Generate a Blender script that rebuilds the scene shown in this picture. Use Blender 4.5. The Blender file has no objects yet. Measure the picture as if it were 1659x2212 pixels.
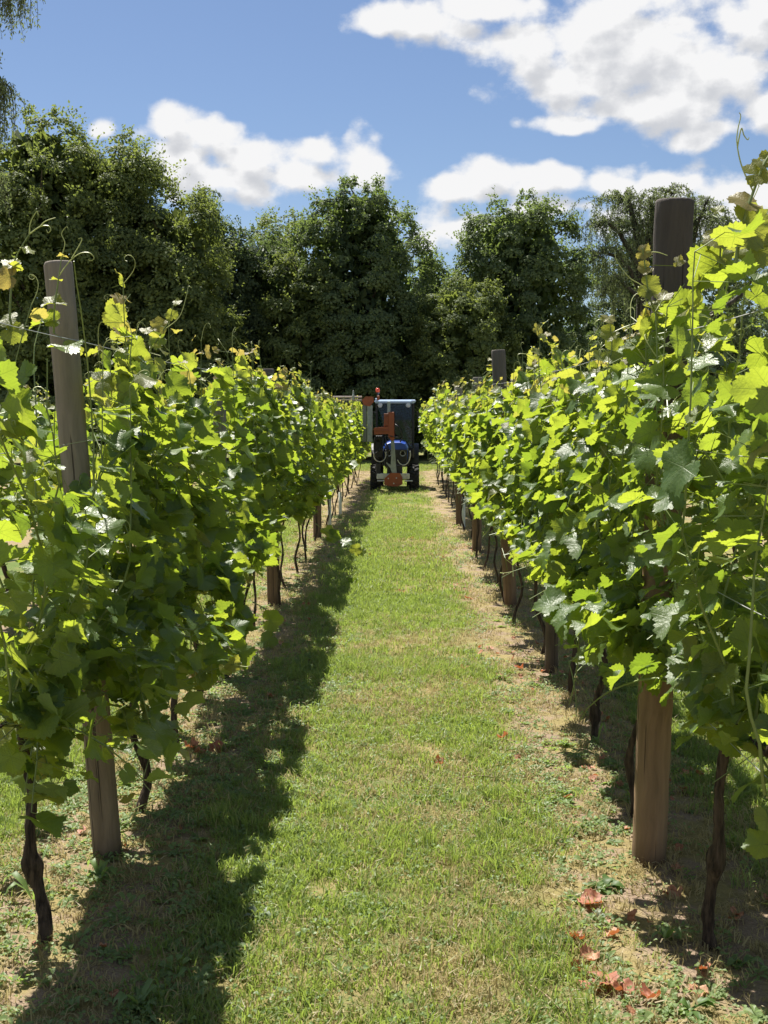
import bpy, math, random
import numpy as np
from mathutils import Vector, Matrix, Euler

S = bpy.context.scene
COL = S.collection
R = math.radians
rng = np.random.default_rng(7)
random.seed(7)

# ------------------------------------------------------------------ camera
FPX, CX, CY = 2600.0, 829.5, 1106.0          # focal length and centre in units of a 1659 x 2212 picture
CAM_H = 1.65
cam_d = bpy.data.cameras.new("camera")
cam = bpy.data.objects.new("camera", cam_d)
COL.objects.link(cam)
cam.location = (0, 0, CAM_H)
cam.rotation_euler = (R(90 - 4.57), 0, R(0.804))
cam_d.sensor_fit = 'VERTICAL'
cam_d.sensor_height = 24.0
cam_d.lens = 24.0 * FPX / 2212.0
cam_d.clip_start = 0.05
cam_d.clip_end = 2000
S.camera = cam
CAMR = cam.rotation_euler.to_matrix()

def ray(px, py):
    return (CAMR @ Vector(((px - CX) / FPX, (CY - py) / FPX, -1.0))).normalized()
def ground(px, py, z=0.0):
    d = ray(px, py)
    return Vector((0, 0, CAM_H)) + d * ((z - CAM_H) / d.z)
def at(px, py, Y):
    d = ray(px, py)
    return Vector((0, 0, CAM_H)) + d * (Y / d.y)

# ------------------------------------------------------------------ sun, sky, exposure
SUN_TRAVEL = Vector((0.235, -0.53, -1.0)).normalized()
TO_SUN = -SUN_TRAVEL
sun_d = bpy.data.lights.new("sun", 'SUN')
sun_d.energy = 5.0
sun_d.angle = R(0.53)
sun_d.color = (1.0, 0.95, 0.86)
sun = bpy.data.objects.new("sun", sun_d)
COL.objects.link(sun)
sun.rotation_euler = SUN_TRAVEL.to_track_quat('-Z', 'Y').to_euler()

S.view_settings.view_transform = 'Standard'
S.view_settings.look = 'None'
S.view_settings.gamma = 1.0
S.view_settings.use_curve_mapping = False
S.view_settings.exposure = 1.15
S.render.engine = 'CYCLES'
cy = S.cycles
cy.use_denoising = True
cy.denoiser = 'OPENIMAGEDENOISE'
cy.max_bounces = 8
cy.diffuse_bounces = 4
cy.glossy_bounces = 3
cy.transmission_bounces = 6
cy.transparent_max_bounces = 6
cy.caustics_reflective = False
cy.caustics_refractive = False
cy.sample_clamp_indirect = 4.0
cy.use_adaptive_sampling = True
cy.adaptive_threshold = 0.01

def nn(nt, kind, **kw):
    n = nt.nodes.new(kind)
    for k, v in kw.items():
        if k.startswith('i_'):
            n.inputs[k[2:].replace('_', ' ')].default_value = v
        elif k[0] == 'n' and k[1:].isdigit():
            n.inputs[int(k[1:])].default_value = v
        else:
            setattr(n, k, v)
    return n
def mth(nt, op, a, b=None, c=None, clamp=False):
    n = nt.nodes.new('ShaderNodeMath'); n.operation = op; n.use_clamp = clamp
    for i, v in enumerate((a, b, c)):
        if v is None: continue
        if hasattr(v, 'is_linked') or hasattr(v, 'links'): nt.links.new(v, n.inputs[i])
        else: n.inputs[i].default_value = v
    return n.outputs[0]
def vmth(nt, op, a, b=None):
    n = nt.nodes.new('ShaderNodeVectorMath'); n.operation = op
    for i, v in enumerate((a, b)):
        if v is None: continue
        if hasattr(v, 'links'): nt.links.new(v, n.inputs[i])
        else: n.inputs[i].default_value = v
    return n
def sstep(nt, x, lo, hi, a=0.0, b=1.0):
    n = nt.nodes.new('ShaderNodeMapRange'); n.interpolation_type = 'SMOOTHSTEP'
    nt.links.new(x, n.inputs[0])
    n.inputs[1].default_value = lo; n.inputs[2].default_value = hi
    n.inputs[3].default_value = a; n.inputs[4].default_value = b
    return n.outputs[0]
def mixc(nt, f, a, b):
    n = nt.nodes.new('ShaderNodeMix'); n.data_type = 'RGBA'
    for sock, v in ((n.inputs[0], f), (n.inputs[6], a), (n.inputs[7], b)):
        if hasattr(v, 'links'): nt.links.new(v, sock)
        elif isinstance(v, (int, float)): sock.default_value = v
        else: sock.default_value = (*v[:3], 1)
    return n.outputs[2]

def build_world():
    w = bpy.data.worlds.new("World"); S.world = w
    w.use_nodes = True
    w.cycles.sampling_method = 'MANUAL'
    w.cycles.sample_map_resolution = 512
    # --- cloud field group: vector (azimuth, elevation) -> field
    g = bpy.data.node_groups.new("cloud_field", 'ShaderNodeTree')
    g.interface.new_socket("p", in_out='INPUT', socket_type='NodeSocketVector')
    g.interface.new_socket("field", in_out='OUTPUT', socket_type='NodeSocketFloat')
    gi = g.nodes.new('NodeGroupInput'); go = g.nodes.new('NodeGroupOutput')
    p = gi.outputs[0]
    wn = nn(g, 'ShaderNodeTexNoise', i_Scale=9.0, i_Detail=3.0, i_Roughness=0.5)
    g.links.new(p, wn.inputs['Vector'])
    wv = vmth(g, 'SUBTRACT', wn.outputs['Color'], (0.5, 0.5, 0.5)).outputs[0]
    wv = vmth(g, 'MULTIPLY', wv, (0.05, 0.035, 0)).outputs[0]
    pw = vmth(g, 'ADD', p, wv).outputs[0]
    blobs = [
        (390, 325, 105, 95), (352, 268, 58, 46), (430, 290, 60, 55), (525, 335, 120, 72), (480, 395, 190, 48),
        (650, 385, 150, 50), (775, 350, 95, 62), (690, 330, 60, 45),
        (840, 22, 100, 46), (930, 48, 135, 44), (1060, 5, 170, 34), (1150, 112, 125, 78), (1310, 80, 230, 125),
        (1510, 150, 220, 130), (1610, 60, 150, 85), (1260, 160, 160, 55), (1410, 225, 190, 55), (1255, 262, 130, 24),
        (1530, 285, 110, 34), (1660, 240, 70, 70),
        (1060, 372, 80, 52), (985, 402, 75, 34), (1190, 392, 130, 42), (1310, 398, 130, 40), (1460, 392, 120, 48),
        (1610, 420, 110, 46), (985, 492, 150, 52), (1180, 452, 150, 30), (1420, 470, 260, 45), (1640, 480, 200, 60), (228, 275, 30, 26),
    ]
    cur = None
    for (bx, by, rx, ry) in blobs:
        d = ray(bx, by)
        az, el = math.atan2(d.x, d.y), math.asin(d.z)
        s = vmth(g, 'SUBTRACT', pw, (az, el, 0)).outputs[0]
        s = vmth(g, 'MULTIPLY', s, (FPX / rx, FPX / ry, 0)).outputs[0]
        L = vmth(g, 'LENGTH', s).outputs['Value']
        f = mth(g, 'SUBTRACT', 1.0, L)
        cur = f if cur is None else mth(g, 'SMOOTH_MAX', cur, f, 0.25)
    # the rest of the sky: drifting cumulus everywhere else
    sx = nn(g, 'ShaderNodeSeparateXYZ'); g.links.new(p, sx.inputs[0])
    wide = nn(g, 'ShaderNodeTexNoise', i_Scale=3.4, i_Detail=2.0, i_Roughness=0.5)
    g.links.new(p, wide.inputs['Vector'])
    wf = mth(g, 'MULTIPLY_ADD', wide.outputs[0], 6.0, -3.3)
    outaz = sstep(g, mth(g, 'ABSOLUTE', sx.outputs[0]), 0.36, 0.55)
    outel = sstep(g, sx.outputs[1], 0.40, 0.55)
    outm = mth(g, 'MAXIMUM', outaz, outel)
    wf = mth(g, 'ADD', mth(g, 'MULTIPLY', mth(g, 'MINIMUM', wf, 0.9), outm), mth(g, 'MULTIPLY_ADD', outm, 2.0, -2.0))
    cur = mth(g, 'MAXIMUM', cur, wf)
    cur = mth(g, 'MAXIMUM', cur, -0.9)
    n1 = nn(g, 'ShaderNodeTexNoise', i_Scale=17.0, i_Detail=8.0, i_Roughness=0.6)
    pa = vmth(g, 'MULTIPLY', p, (1.0, 1.35, 1.0)).outputs[0]
    g.links.new(pa, n1.inputs['Vector'])
    n2 = nn(g, 'ShaderNodeTexNoise', i_Scale=60.0, i_Detail=5.0, i_Roughness=0.6)
    g.links.new(pa, n2.inputs['Vector'])
    f = mth(g, 'ADD', cur, mth(g, 'MULTIPLY_ADD', n1.outputs[0], 1.35, -0.56))
    f = mth(g, 'ADD', f, mth(g, 'MULTIPLY_ADD', n2.outputs[0], 0.6, -0.30))
    for sc, am in ((24.0, 0.55), (58.0, 0.28)):
        vo = nn(g, 'ShaderNodeTexVoronoi', feature='SMOOTH_F1', i_Scale=sc, i_Smoothness=0.35)
        g.links.new(vmth(g, 'ADD', pa, vmth(g, 'MULTIPLY', wv, (0.6, 0.8, 0)).outputs[0]).outputs[0], vo.inputs['Vector'])
        f = mth(g, 'ADD', f, mth(g, 'MULTIPLY_ADD', vo.outputs['Distance'], -1.6 * am, 0.75 * am))
    g.links.new(f, go.inputs[0])
    # --- world
    nt = w.node_tree; nt.nodes.clear()
    out = nn(nt, 'ShaderNodeOutputWorld')
    sky = nn(nt, 'ShaderNodeTexSky', sky_type='NISHITA', sun_disc=False)
    sky.sun_elevation = math.asin(TO_SUN.z)
    sky.sun_rotation = math.atan2(TO_SUN.x, TO_SUN.y)
    sky.altitude = 0; sky.air_density = 1.0; sky.dust_density = 0.35; sky.ozone_density = 2.2
    tc = nn(nt, 'ShaderNodeTexCoord')
    sp = nn(nt, 'ShaderNodeSeparateXYZ'); nt.links.new(tc.outputs['Generated'], sp.inputs[0])
    az = mth(nt, 'ARCTAN2', sp.outputs[0], sp.outputs[1])
    el = mth(nt, 'ARCSINE', sp.outputs[2])
    cb = nn(nt, 'ShaderNodeCombineXYZ'); nt.links.new(az, cb.inputs[0]); nt.links.new(el, cb.inputs[1])
    g1 = nn(nt, 'ShaderNodeGroup'); g1.node_tree = g; nt.links.new(cb.outputs[0], g1.inputs[0])
    off = vmth(nt, 'ADD', cb.outputs[0], (-0.006, 0.017, 0)).outputs[0]
    g2 = nn(nt, 'ShaderNodeGroup'); g2.node_tree = g; nt.links.new(off, g2.inputs[0])
    dens = sstep(nt, g1.outputs[0], -0.03, 0.56)
    dens = mth(nt, 'MULTIPLY', dens, sstep(nt, sp.outputs[2], -0.02, 0.03))
    under = sstep(nt, g2.outputs[0], 0.0, 1.15)
    detail = sstep(nt, mth(nt, 'SUBTRACT', g1.outputs[0], g2.outputs[0]), -0.45, 0.45)
    shade = mth(nt, 'SUBTRACT', under, mth(nt, 'MULTIPLY', detail, 0.60), clamp=True)
    ccol = mixc(nt, shade, (8.35, 8.35, 8.4), (5.6, 5.75, 6.1))
    skyc = mixc(nt, 1.0, sky.outputs[0], sky.outputs[0])
    tint = nn(nt, 'ShaderNodeMix', data_type='RGBA', blend_type='MULTIPLY')
    tint.inputs[0].default_value = 1.0
    nt.links.new(sky.outputs[0], tint.inputs[6]); tint.inputs[7].default_value = (0.80, 0.82, 0.90, 1)
    col = mixc(nt, dens, tint.outputs[2], ccol)
    bg = nn(nt, 'ShaderNodeBackground', i_Strength=0.05)
    nt.links.new(col, bg.inputs[0]); nt.links.new(bg.outputs[0], out.inputs[0])
build_world()

# ------------------------------------------------------------------ helpers
def mesh_np(name, V, faces, mats=(), uv=None, attrs=None, smooth=False, midx=None):
    """faces: list of arrays (n,3) and / or (n,4)."""
    me = bpy.data.meshes.new(name)
    V = np.asarray(V, dtype=np.float32).reshape(-1, 3)
    if not isinstance(faces, (list, tuple)): faces = [faces]
    faces = [np.asarray(f, dtype=np.int32) for f in faces if len(f)]
    loops = np.concatenate([f.ravel() for f in faces]) if faces else np.zeros(0, np.int32)
    tot = np.concatenate([np.full(len(f), f.shape[1], np.int32) for f in faces]) if faces else np.zeros(0, np.int32)
    st = np.concatenate([[0], np.cumsum(tot)[:-1]]).astype(np.int32) if len(tot) else np.zeros(0, np.int32)
    me.vertices.add(len(V)); me.vertices.foreach_set('co', V.ravel())
    me.loops.add(len(loops)); me.loops.foreach_set('vertex_index', loops)
    me.polygons.add(len(tot)); me.polygons.foreach_set('loop_start', st); me.polygons.foreach_set('loop_total', tot)
    if midx is not None: me.polygons.foreach_set('material_index', np.asarray(midx, np.int32))
    me.polygons.foreach_set('use_smooth', np.full(len(tot), bool(smooth)))
    if uv is not None:
        lay = me.uv_layers.new(name='UVMap')
        lay.data.foreach_set('uv', np.asarray(uv, np.float32)[loops].ravel())
    for k, a in (attrs or {}).items():
        at_ = me.attributes.new(k, 'FLOAT', 'POINT'); at_.data.foreach_set('value', np.asarray(a, np.float32))
    for m in mats: me.materials.append(m)
    me.update(calc_edges=True)
    return me

def obj(name, me, parent=None, loc=None):
    o = bpy.data.objects.new(name, me)
    COL.objects.link(o)
    if parent is not None: o.parent = parent
    if loc is not None: o.location = loc
    return o
def tag(o, label=None, cat=None, group=None, kind=None):
    if label: o['label'] = label
    if cat: o['category'] = cat
    if group: o['group'] = group
    if kind: o['kind'] = kind
    return o
def thing(name, label, cat, loc=(0, 0, 0), group=None, rz=0.0):
    e = bpy.data.objects.new(name, None); COL.objects.link(e)
    e.empty_display_size = 0.1
    e.location = loc; e.rotation_euler = (0, 0, rz)
    return tag(e, label, cat, group)

class MB:
    """collects shapes, then becomes one mesh"""
    def __init__(s): s.V = []; s.Q = []; s.T = []; s.n = 0; s.A = []
    def add(s, V, Q=(), T=(), a=0.0):
        V = np.asarray(V, float).reshape(-1, 3)
        if len(Q): s.Q.append(np.asarray(Q, int) + s.n)
        if len(T): s.T.append(np.asarray(T, int) + s.n)
        s.V.append(V); s.A.append(np.full(len(V), a)); s.n += len(V); return s
    def mesh(s, name, mat, smooth=False, attr=None):
        fs = []
        if s.Q: fs.append(np.concatenate(s.Q))
        if s.T: fs.append(np.concatenate(s.T))
        return mesh_np(name, np.concatenate(s.V) if s.V else np.zeros((0, 3)), fs, [mat] if mat else [], smooth=smooth,
                       attrs={attr: np.concatenate(s.A)} if attr else None)
    def build(s, name, mat, parent=None, smooth=False, loc=None, attr=None):
        return obj(name, s.mesh(name, mat, smooth, attr), parent, loc)
    def box(s, c, size, M=None, ch=0.0):
        sx, sy, sz = (v / 2 for v in size)
        if ch <= 0:
            V = np.array([(x, y, z) for x in (-sx, sx) for y in (-sy, sy) for z in (-sz, sz)], float)
            Q = [(0, 1, 3, 2), (4, 6, 7, 5), (0, 4, 5, 1), (2, 3, 7, 6), (0, 2, 6, 4), (1, 5, 7, 3)]
            T = []
        else:
            ch = min(ch, sx * .9, sy * .9, sz * .9)
            V = []; idx = {}
            for x in (-1, 1):
                for y in (-1, 1):
                    for z in (-1, 1):
                        for k in range(3):
                            v = [x * sx, y * sy, z * sz]
                            for j in range(3):
                                if j != k: v[j] -= (x, y, z)[j] * ch
                            idx[(x, y, z, k)] = len(V); V.append(v)
            Q = []; T = []
            for k in range(3):
                a, b = [(1, 2), (2, 0), (0, 1)][k]
                for sgn in (-1, 1):
                    f = []
                    for (p, q) in ((-1, -1), (1, -1), (1, 1), (-1, 1)):
                        t = [0, 0, 0]; t[k] = sgn; t[a] = p; t[b] = q
                        f.append(idx[(*t, k)])
                    Q.append(f if sgn > 0 else f[::-1])
            for k in range(3):
                a, b = [(1, 2), (2, 0), (0, 1)][k]
                for p in (-1, 1):
                    for q in (-1, 1):
                        f = []
                        for (e, kk) in ((-1, a), (1, a), (1, b), (-1, b)):
                            t = [0, 0, 0]; t[k] = e; t[a] = p; t[b] = q
                            f.append(idx[(*t, kk)])
                        Q.append(f if p * q > 0 else f[::-1])
            for x in (-1, 1):
                for y in (-1, 1):
                    for z in (-1, 1):
                        f = [idx[(x, y, z, k)] for k in range(3)]
                        T.append(f if x * y * z > 0 else f[::-1])
            V = np.array(V, float)
        if M is not None: V = V @ np.array(M.to_3x3()).T
        return s.add(V + np.array(c, float), Q, T)
    def tube(s, pts, rad, n=8, cap=True, a=0.0):
        P = np.asarray(pts, float); m = len(P)
        rad = np.full(m, rad, float) if np.isscalar(rad) else np.asarray(rad, float)
        T = np.gradient(P, axis=0); T /= np.linalg.norm(T, axis=1)[:, None] + 1e-12
        up = np.array([0, 0, 1.0]) if abs(T[0, 2]) < .9 else np.array([1.0, 0, 0])
        N = np.zeros_like(P)
        u = up - T[0] * (up @ T[0]); u /= np.linalg.norm(u)
        for i in range(m):
            u = u - T[i] * (u @ T[i]); u /= np.linalg.norm(u) + 1e-12
            N[i] = u
        B = np.cross(T, N)
        th = np.arange(n) * 2 * math.pi / n
        V = P[:, None, :] + rad[:, None, None] * (np.cos(th)[None, :, None] * N[:, None, :] + np.sin(th)[None, :, None] * B[:, None, :])
        V = V.reshape(-1, 3)
        i = np.arange(m - 1)[:, None] * n; j = np.arange(n)[None, :]; j2 = (j + 1) % n
        Q = np.stack([i + j, i + j2, i + n + j2, i + n + j], -1).reshape(-1, 4)
        Tr = []
        if cap:
            V = np.vstack([V, P[:1], P[-1:]])
            k = m * n
            Tr = [(k, (q + 1) % n, q) for q in range(n)] + [(k + 1, (m - 1) * n + q, (m - 1) * n + (q + 1) % n) for q in range(n)]
        return s.add(V, Q, Tr, a)
    def lathe(s, prof, c, M=None, n=24):
        """prof: (r, h) pairs along local z"""
        pr = np.asarray(prof, float); m = len(pr)
        th = np.arange(n) * 2 * math.pi / n
        V = np.stack([pr[:, 0:1] * np.cos(th), pr[:, 0:1] * np.sin(th), np.repeat(pr[:, 1:2], n, 1)], -1).reshape(-1, 3)
        if M is not None: V = V @ np.array(M.to_3x3()).T
        i = np.arange(m - 1)[:, None] * n; j = np.arange(n)[None, :]; j2 = (j + 1) % n
        Q = np.stack([i + j, i + j2, i + n + j2, i + n + j], -1).reshape(-1, 4)
        return s.add(V + np.array(c, float), Q)
    def prism(s, poly, y0, y1):
        """outline in (x, z), extruded along y from y0 to y1"""
        p = np.asarray(poly, float); n = len(p)
        V = np.vstack([np.c_[p[:, 0], np.full(n, y0), p[:, 1]], np.c_[p[:, 0], np.full(n, y1), p[:, 1]],
                       [[p[:, 0].mean(), y0, p[:, 1].mean()], [p[:, 0].mean(), y1, p[:, 1].mean()]]])
        Q = [(i, (i + 1) % n, n + (i + 1) % n, n + i) for i in range(n)]
        T = [(2 * n, (i + 1) % n, i) for i in range(n)] + [(2 * n + 1, n + i, n + (i + 1) % n) for i in range(n)]
        return s.add(V, Q, T)

def smooth_path(pts, n):
    """Catmull-Rom through pts"""
    P = np.asarray(pts, float)
    if len(P) < 3:
        t = np.linspace(0, 1, n)[:, None]; return P[0] * (1 - t) + P[-1] * t
    Q = np.vstack([2 * P[0] - P[1], P, 2 * P[-1] - P[-2]])
    ts = np.linspace(0, len(P) - 1 - 1e-9, n); out = []
    for t in ts:
        i = int(t); f = t - i
        a, b, c, d = Q[i], Q[i + 1], Q[i + 2], Q[i + 3]
        out.append(.5 * ((2 * b) + (c - a) * f + (2 * a - 5 * b + 4 * c - d) * f * f + (3 * b - a - 3 * c + d) * f ** 3))
    return np.array(out)

def tile(tv, tf, P, Rm, Sc):
    """template verts (n,3), faces (m,k) copied with positions P (K,3), rotations Rm (K,3,3) (columns = axes), scales (K,)"""
    K, n = len(P), len(tv)
    V = np.einsum('kij,nj->kni', Rm * np.asarray(Sc)[:, None, None], tv) + P[:, None, :]
    F = (tf[None] + (np.arange(K) * n)[:, None, None]).reshape(-1, tf.shape[1])
    return V.reshape(-1, 3), F
def frames(N, T):
    """rotations from normals and tip directions"""
    N = N / (np.linalg.norm(N, axis=1)[:, None] + 1e-9)
    T = T - N * (N * T).sum(1)[:, None]
    T = T / (np.linalg.norm(T, axis=1)[:, None] + 1e-9)
    X = np.cross(T, N)
    return np.stack([X, T, N], -1)
def runit(n):
    v = rng.normal(size=(n, 3)); return v / np.linalg.norm(v, axis=1)[:, None]

# ------------------------------------------------------------------ materials
def new_mat(name):
    m = bpy.data.materials.new(name); m.use_nodes = True
    nt = m.node_tree; nt.nodes.clear()
    return m, nt, nn(nt, 'ShaderNodeOutputMaterial')
def paint(name, col, rough=0.45, metal=0.0, var=0.12, scale=9.0, bump=0.0, spec=0.5, dirt=None):
    m, nt, out = new_mat(name)
    b = nn(nt, 'ShaderNodeBsdfPrincipled')
    tc = nn(nt, 'ShaderNodeTexCoord')
    no = nn(nt, 'ShaderNodeTexNoise', i_Scale=scale, i_Detail=5.0); nt.links.new(tc.outputs['Object'], no.inputs['Vector'])
    lo = [c * (1 - var) for c in col]; hi = [min(1, c * (1 + var)) for c in col]
    c = mixc(nt, no.outputs[0], lo, hi)
    if dirt:
        n2 = nn(nt, 'ShaderNodeTexNoise', i_Scale=scale * .7, i_Detail=6.0, i_Roughness=0.65); nt.links.new(tc.outputs['Object'], n2.inputs['Vector'])
        c = mixc(nt, sstep(nt, n2.outputs[0], .48, .68, 0, .8), c, dirt)
    nt.links.new(c, b.inputs['Base Color'])
    b.inputs['Roughness'].default_value = rough; b.inputs['Metallic'].default_value = metal
    b.inputs['Specular IOR Level'].default_value = spec
    if bump:
        bp = nn(nt, 'ShaderNodeBump', i_Strength=bump, i_Distance=0.01); nt.links.new(no.outputs[0], bp.inputs['Height'])
        nt.links.new(bp.outputs[0], b.inputs['Normal'])
    nt.links.new(b.outputs[0], out.inputs[0])
    return m

def leaf_material():
    m, nt, out = new_mat("vine_leaf")
    L = nt.links
    at1 = nn(nt, 'ShaderNodeAttribute', attribute_name='tint')
    at2 = nn(nt, 'ShaderNodeAttribute', attribute_name='young')
    oi = nn(nt, 'ShaderNodeObjectInfo')
    rnd = mth(nt, 'FRACT', mth(nt, 'ADD', at1.outputs['Fac'], oi.outputs['Random']))
    rnd2 = mth(nt, 'FRACT', mth(nt, 'MULTIPLY', rnd, 7.31))
    young = at2.outputs['Fac']
    uv = nn(nt, 'ShaderNodeUVMap')
    sp = nn(nt, 'ShaderNodeSeparateXYZ'); L.new(uv.outputs[0], sp.inputs[0])
    u = mth(nt, 'ABSOLUTE', sp.outputs[0]); v = sp.outputs[1]
    vein = None; sec = None
    for ang in (0, 56, 112):
        c, s = math.cos(R(ang)), math.sin(R(ang))
        along = mth(nt, 'ADD', mth(nt, 'MULTIPLY', u, s), mth(nt, 'MULTIPLY', v, c))
        perp = mth(nt, 'ABSOLUTE', mth(nt, 'SUBTRACT', mth(nt, 'MULTIPLY', u, c), mth(nt, 'MULTIPLY', v, s)))
        wdt = mth(nt, 'MULTIPLY_ADD', along, -0.018, 0.026)
        ln = mth(nt, 'SUBTRACT', 1.0, mth(nt, 'DIVIDE', perp, wdt), clamp=True)
        ln = mth(nt, 'MULTIPLY', ln, mth(nt, 'GREATER_THAN', along, 0.0))
        vein = ln if vein is None else mth(nt, 'MAXIMUM', vein, ln)
        q = mth(nt, 'FRACT', mth(nt, 'MULTIPLY', mth(nt, 'SUBTRACT', along, mth(nt, 'MULTIPLY', perp, 0.75)), 6.5))
        q = mth(nt, 'SUBTRACT', 1.0, mth(nt, 'MULTIPLY', mth(nt, 'ABSOLUTE', mth(nt, 'SUBTRACT', q, 0.5)), 9.0), clamp=True)
        q = mth(nt, 'MULTIPLY', q, mth(nt, 'LESS_THAN', perp, mth(nt, 'MULTIPLY', along, 0.52)))
        sec = q if sec is None else mth(nt, 'MAXIMUM', sec, q)
    veins = mth(nt, 'MAXIMUM', vein, mth(nt, 'MULTIPLY', sec, 0.55))
    tc = nn(nt, 'ShaderNodeTexCoord')
    no = nn(nt, 'ShaderNodeTexNoise', i_Scale=5.0, i_Detail=4.0); L.new(uv.outputs[0], no.inputs['Vector'])
    # upper side reflection
    up = mixc(nt, rnd, (0.046, 0.094, 0.038), (0.092, 0.162, 0.050))
    up = mixc(nt, mth(nt, 'MULTIPLY', no.outputs[0], 0.5), up, (0.15, 0.21, 0.05))
    yc = mixc(nt, rnd2, (0.155, 0.19, 0.055), (0.23, 0.165, 0.075))
    up = mixc(nt, young, up, yc)
    up = mixc(nt, mth(nt, 'MULTIPLY', veins, 0.45), up, (0.26, 0.34, 0.12))
    geo = nn(nt, 'ShaderNodeNewGeometry')
    und = mixc(nt, 0.5, up, (0.22, 0.27, 0.15))
    refl = mixc(nt, geo.outputs['Backfacing'], up, und)
    # light through the blade
    tr = mixc(nt, rnd, (0.215, 0.325, 0.022), (0.46, 0.545, 0.042))
    tr = mixc(nt, young, tr, mixc(nt, rnd2, (0.48, 0.54, 0.045), (0.52, 0.40, 0.09)))
    tr = mixc(nt, mth(nt, 'MULTIPLY', veins, 0.62), tr, (0.13, 0.19, 0.018))
    b = nn(nt, 'ShaderNodeBsdfPrincipled', i_Roughness=0.42)
    b.inputs['Specular IOR Level'].default_value = 0.42
    L.new(refl, b.inputs['Base Color'])
    L.new(mth(nt, 'MULTIPLY_ADD', geo.outputs['Backfacing'], 0.3, mth(nt, 'MULTIPLY_ADD', rnd2, 0.14, 0.33)), b.inputs['Roughness'])
    n3 = nn(nt, 'ShaderNodeTexNoise', i_Scale=11.0, i_Detail=2.0); L.new(uv.outputs[0], n3.inputs['Vector'])
    hgt = mth(nt, 'ADD', mth(nt, 'MULTIPLY', vein, -0.6), mth(nt, 'MULTIPLY_ADD', n3.outputs[0], 1.3, no.outputs[0]))
    bp = nn(nt, 'ShaderNodeBump', i_Strength=0.30, i_Distance=0.005); L.new(hgt, bp.inputs['Height'])
    L.new(bp.outputs[0], b.inputs['Normal'])
    t = nn(nt, 'ShaderNodeBsdfTranslucent'); L.new(tr, t.inputs[0]); L.new(bp.outputs[0], t.inputs['Normal'])
    mx = nn(nt, 'ShaderNodeMixShader', n0=0.52)
    L.new(b.outputs[0], mx.inputs[1]); L.new(t.outputs[0], mx.inputs[2])
    L.new(mx.outputs[0], out.inputs[0])
    return m

def foliage_material(name, a, b_, tr, rough=0.6, mixf=0.35):
    """leaves of the far trees: two greens, per-leaf attribute tint"""
    m, nt, out = new_mat(name); L = nt.links
    at1 = nn(nt, 'ShaderNodeAttribute', attribute_name='tint')
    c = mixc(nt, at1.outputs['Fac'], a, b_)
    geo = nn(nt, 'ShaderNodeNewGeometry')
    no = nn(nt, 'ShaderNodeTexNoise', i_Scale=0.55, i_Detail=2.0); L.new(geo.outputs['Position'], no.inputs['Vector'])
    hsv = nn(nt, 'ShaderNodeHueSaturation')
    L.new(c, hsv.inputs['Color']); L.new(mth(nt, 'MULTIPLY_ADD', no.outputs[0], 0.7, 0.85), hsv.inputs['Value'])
    p = nn(nt, 'ShaderNodeBsdfPrincipled', i_Roughness=rough); L.new(hsv.outputs[0], p.inputs['Base Color'])
    p.inputs['Specular IOR Level'].default_value = 0.22
    t = nn(nt, 'ShaderNodeBsdfTranslucent', n0=(*tr, 1))
    mx = nn(nt, 'ShaderNodeMixShader', n0=mixf); L.new(p.outputs[0], mx.inputs[1]); L.new(t.outputs[0], mx.inputs[2])
    L.new(mx.outputs[0], out.inputs[0])
    return m

def bark_material(name, lo, hi, scale=1.0):
    m, nt, out = new_mat(name); L = nt.links
    tc = nn(nt, 'ShaderNodeTexCoord')
    mp = nn(nt, 'ShaderNodeMapping'); mp.inputs['Scale'].default_value = (60 * scale, 60 * scale, 9 * scale); L.new(tc.outputs['Object'], mp.inputs[0])
    no = nn(nt, 'ShaderNodeTexNoise', i_Scale=1.0, i_Detail=6.0, i_Roughness=0.65); L.new(mp.outputs[0], no.inputs['Vector'])
    c = mixc(nt, sstep(nt, no.outputs[0], .3, .72), lo, hi)
    b = nn(nt, 'ShaderNodeBsdfPrincipled', i_Roughness=0.9); L.new(c, b.inputs['Base Color'])
    b.inputs['Specular IOR Level'].default_value = 0.2
    bp = nn(nt, 'ShaderNodeBump', i_Strength=0.9, i_Distance=0.012); L.new(no.outputs[0], bp.inputs['Height']); L.new(bp.outputs[0], b.inputs['Normal'])
    L.new(b.outputs[0], out.inputs[0])
    return m

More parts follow.
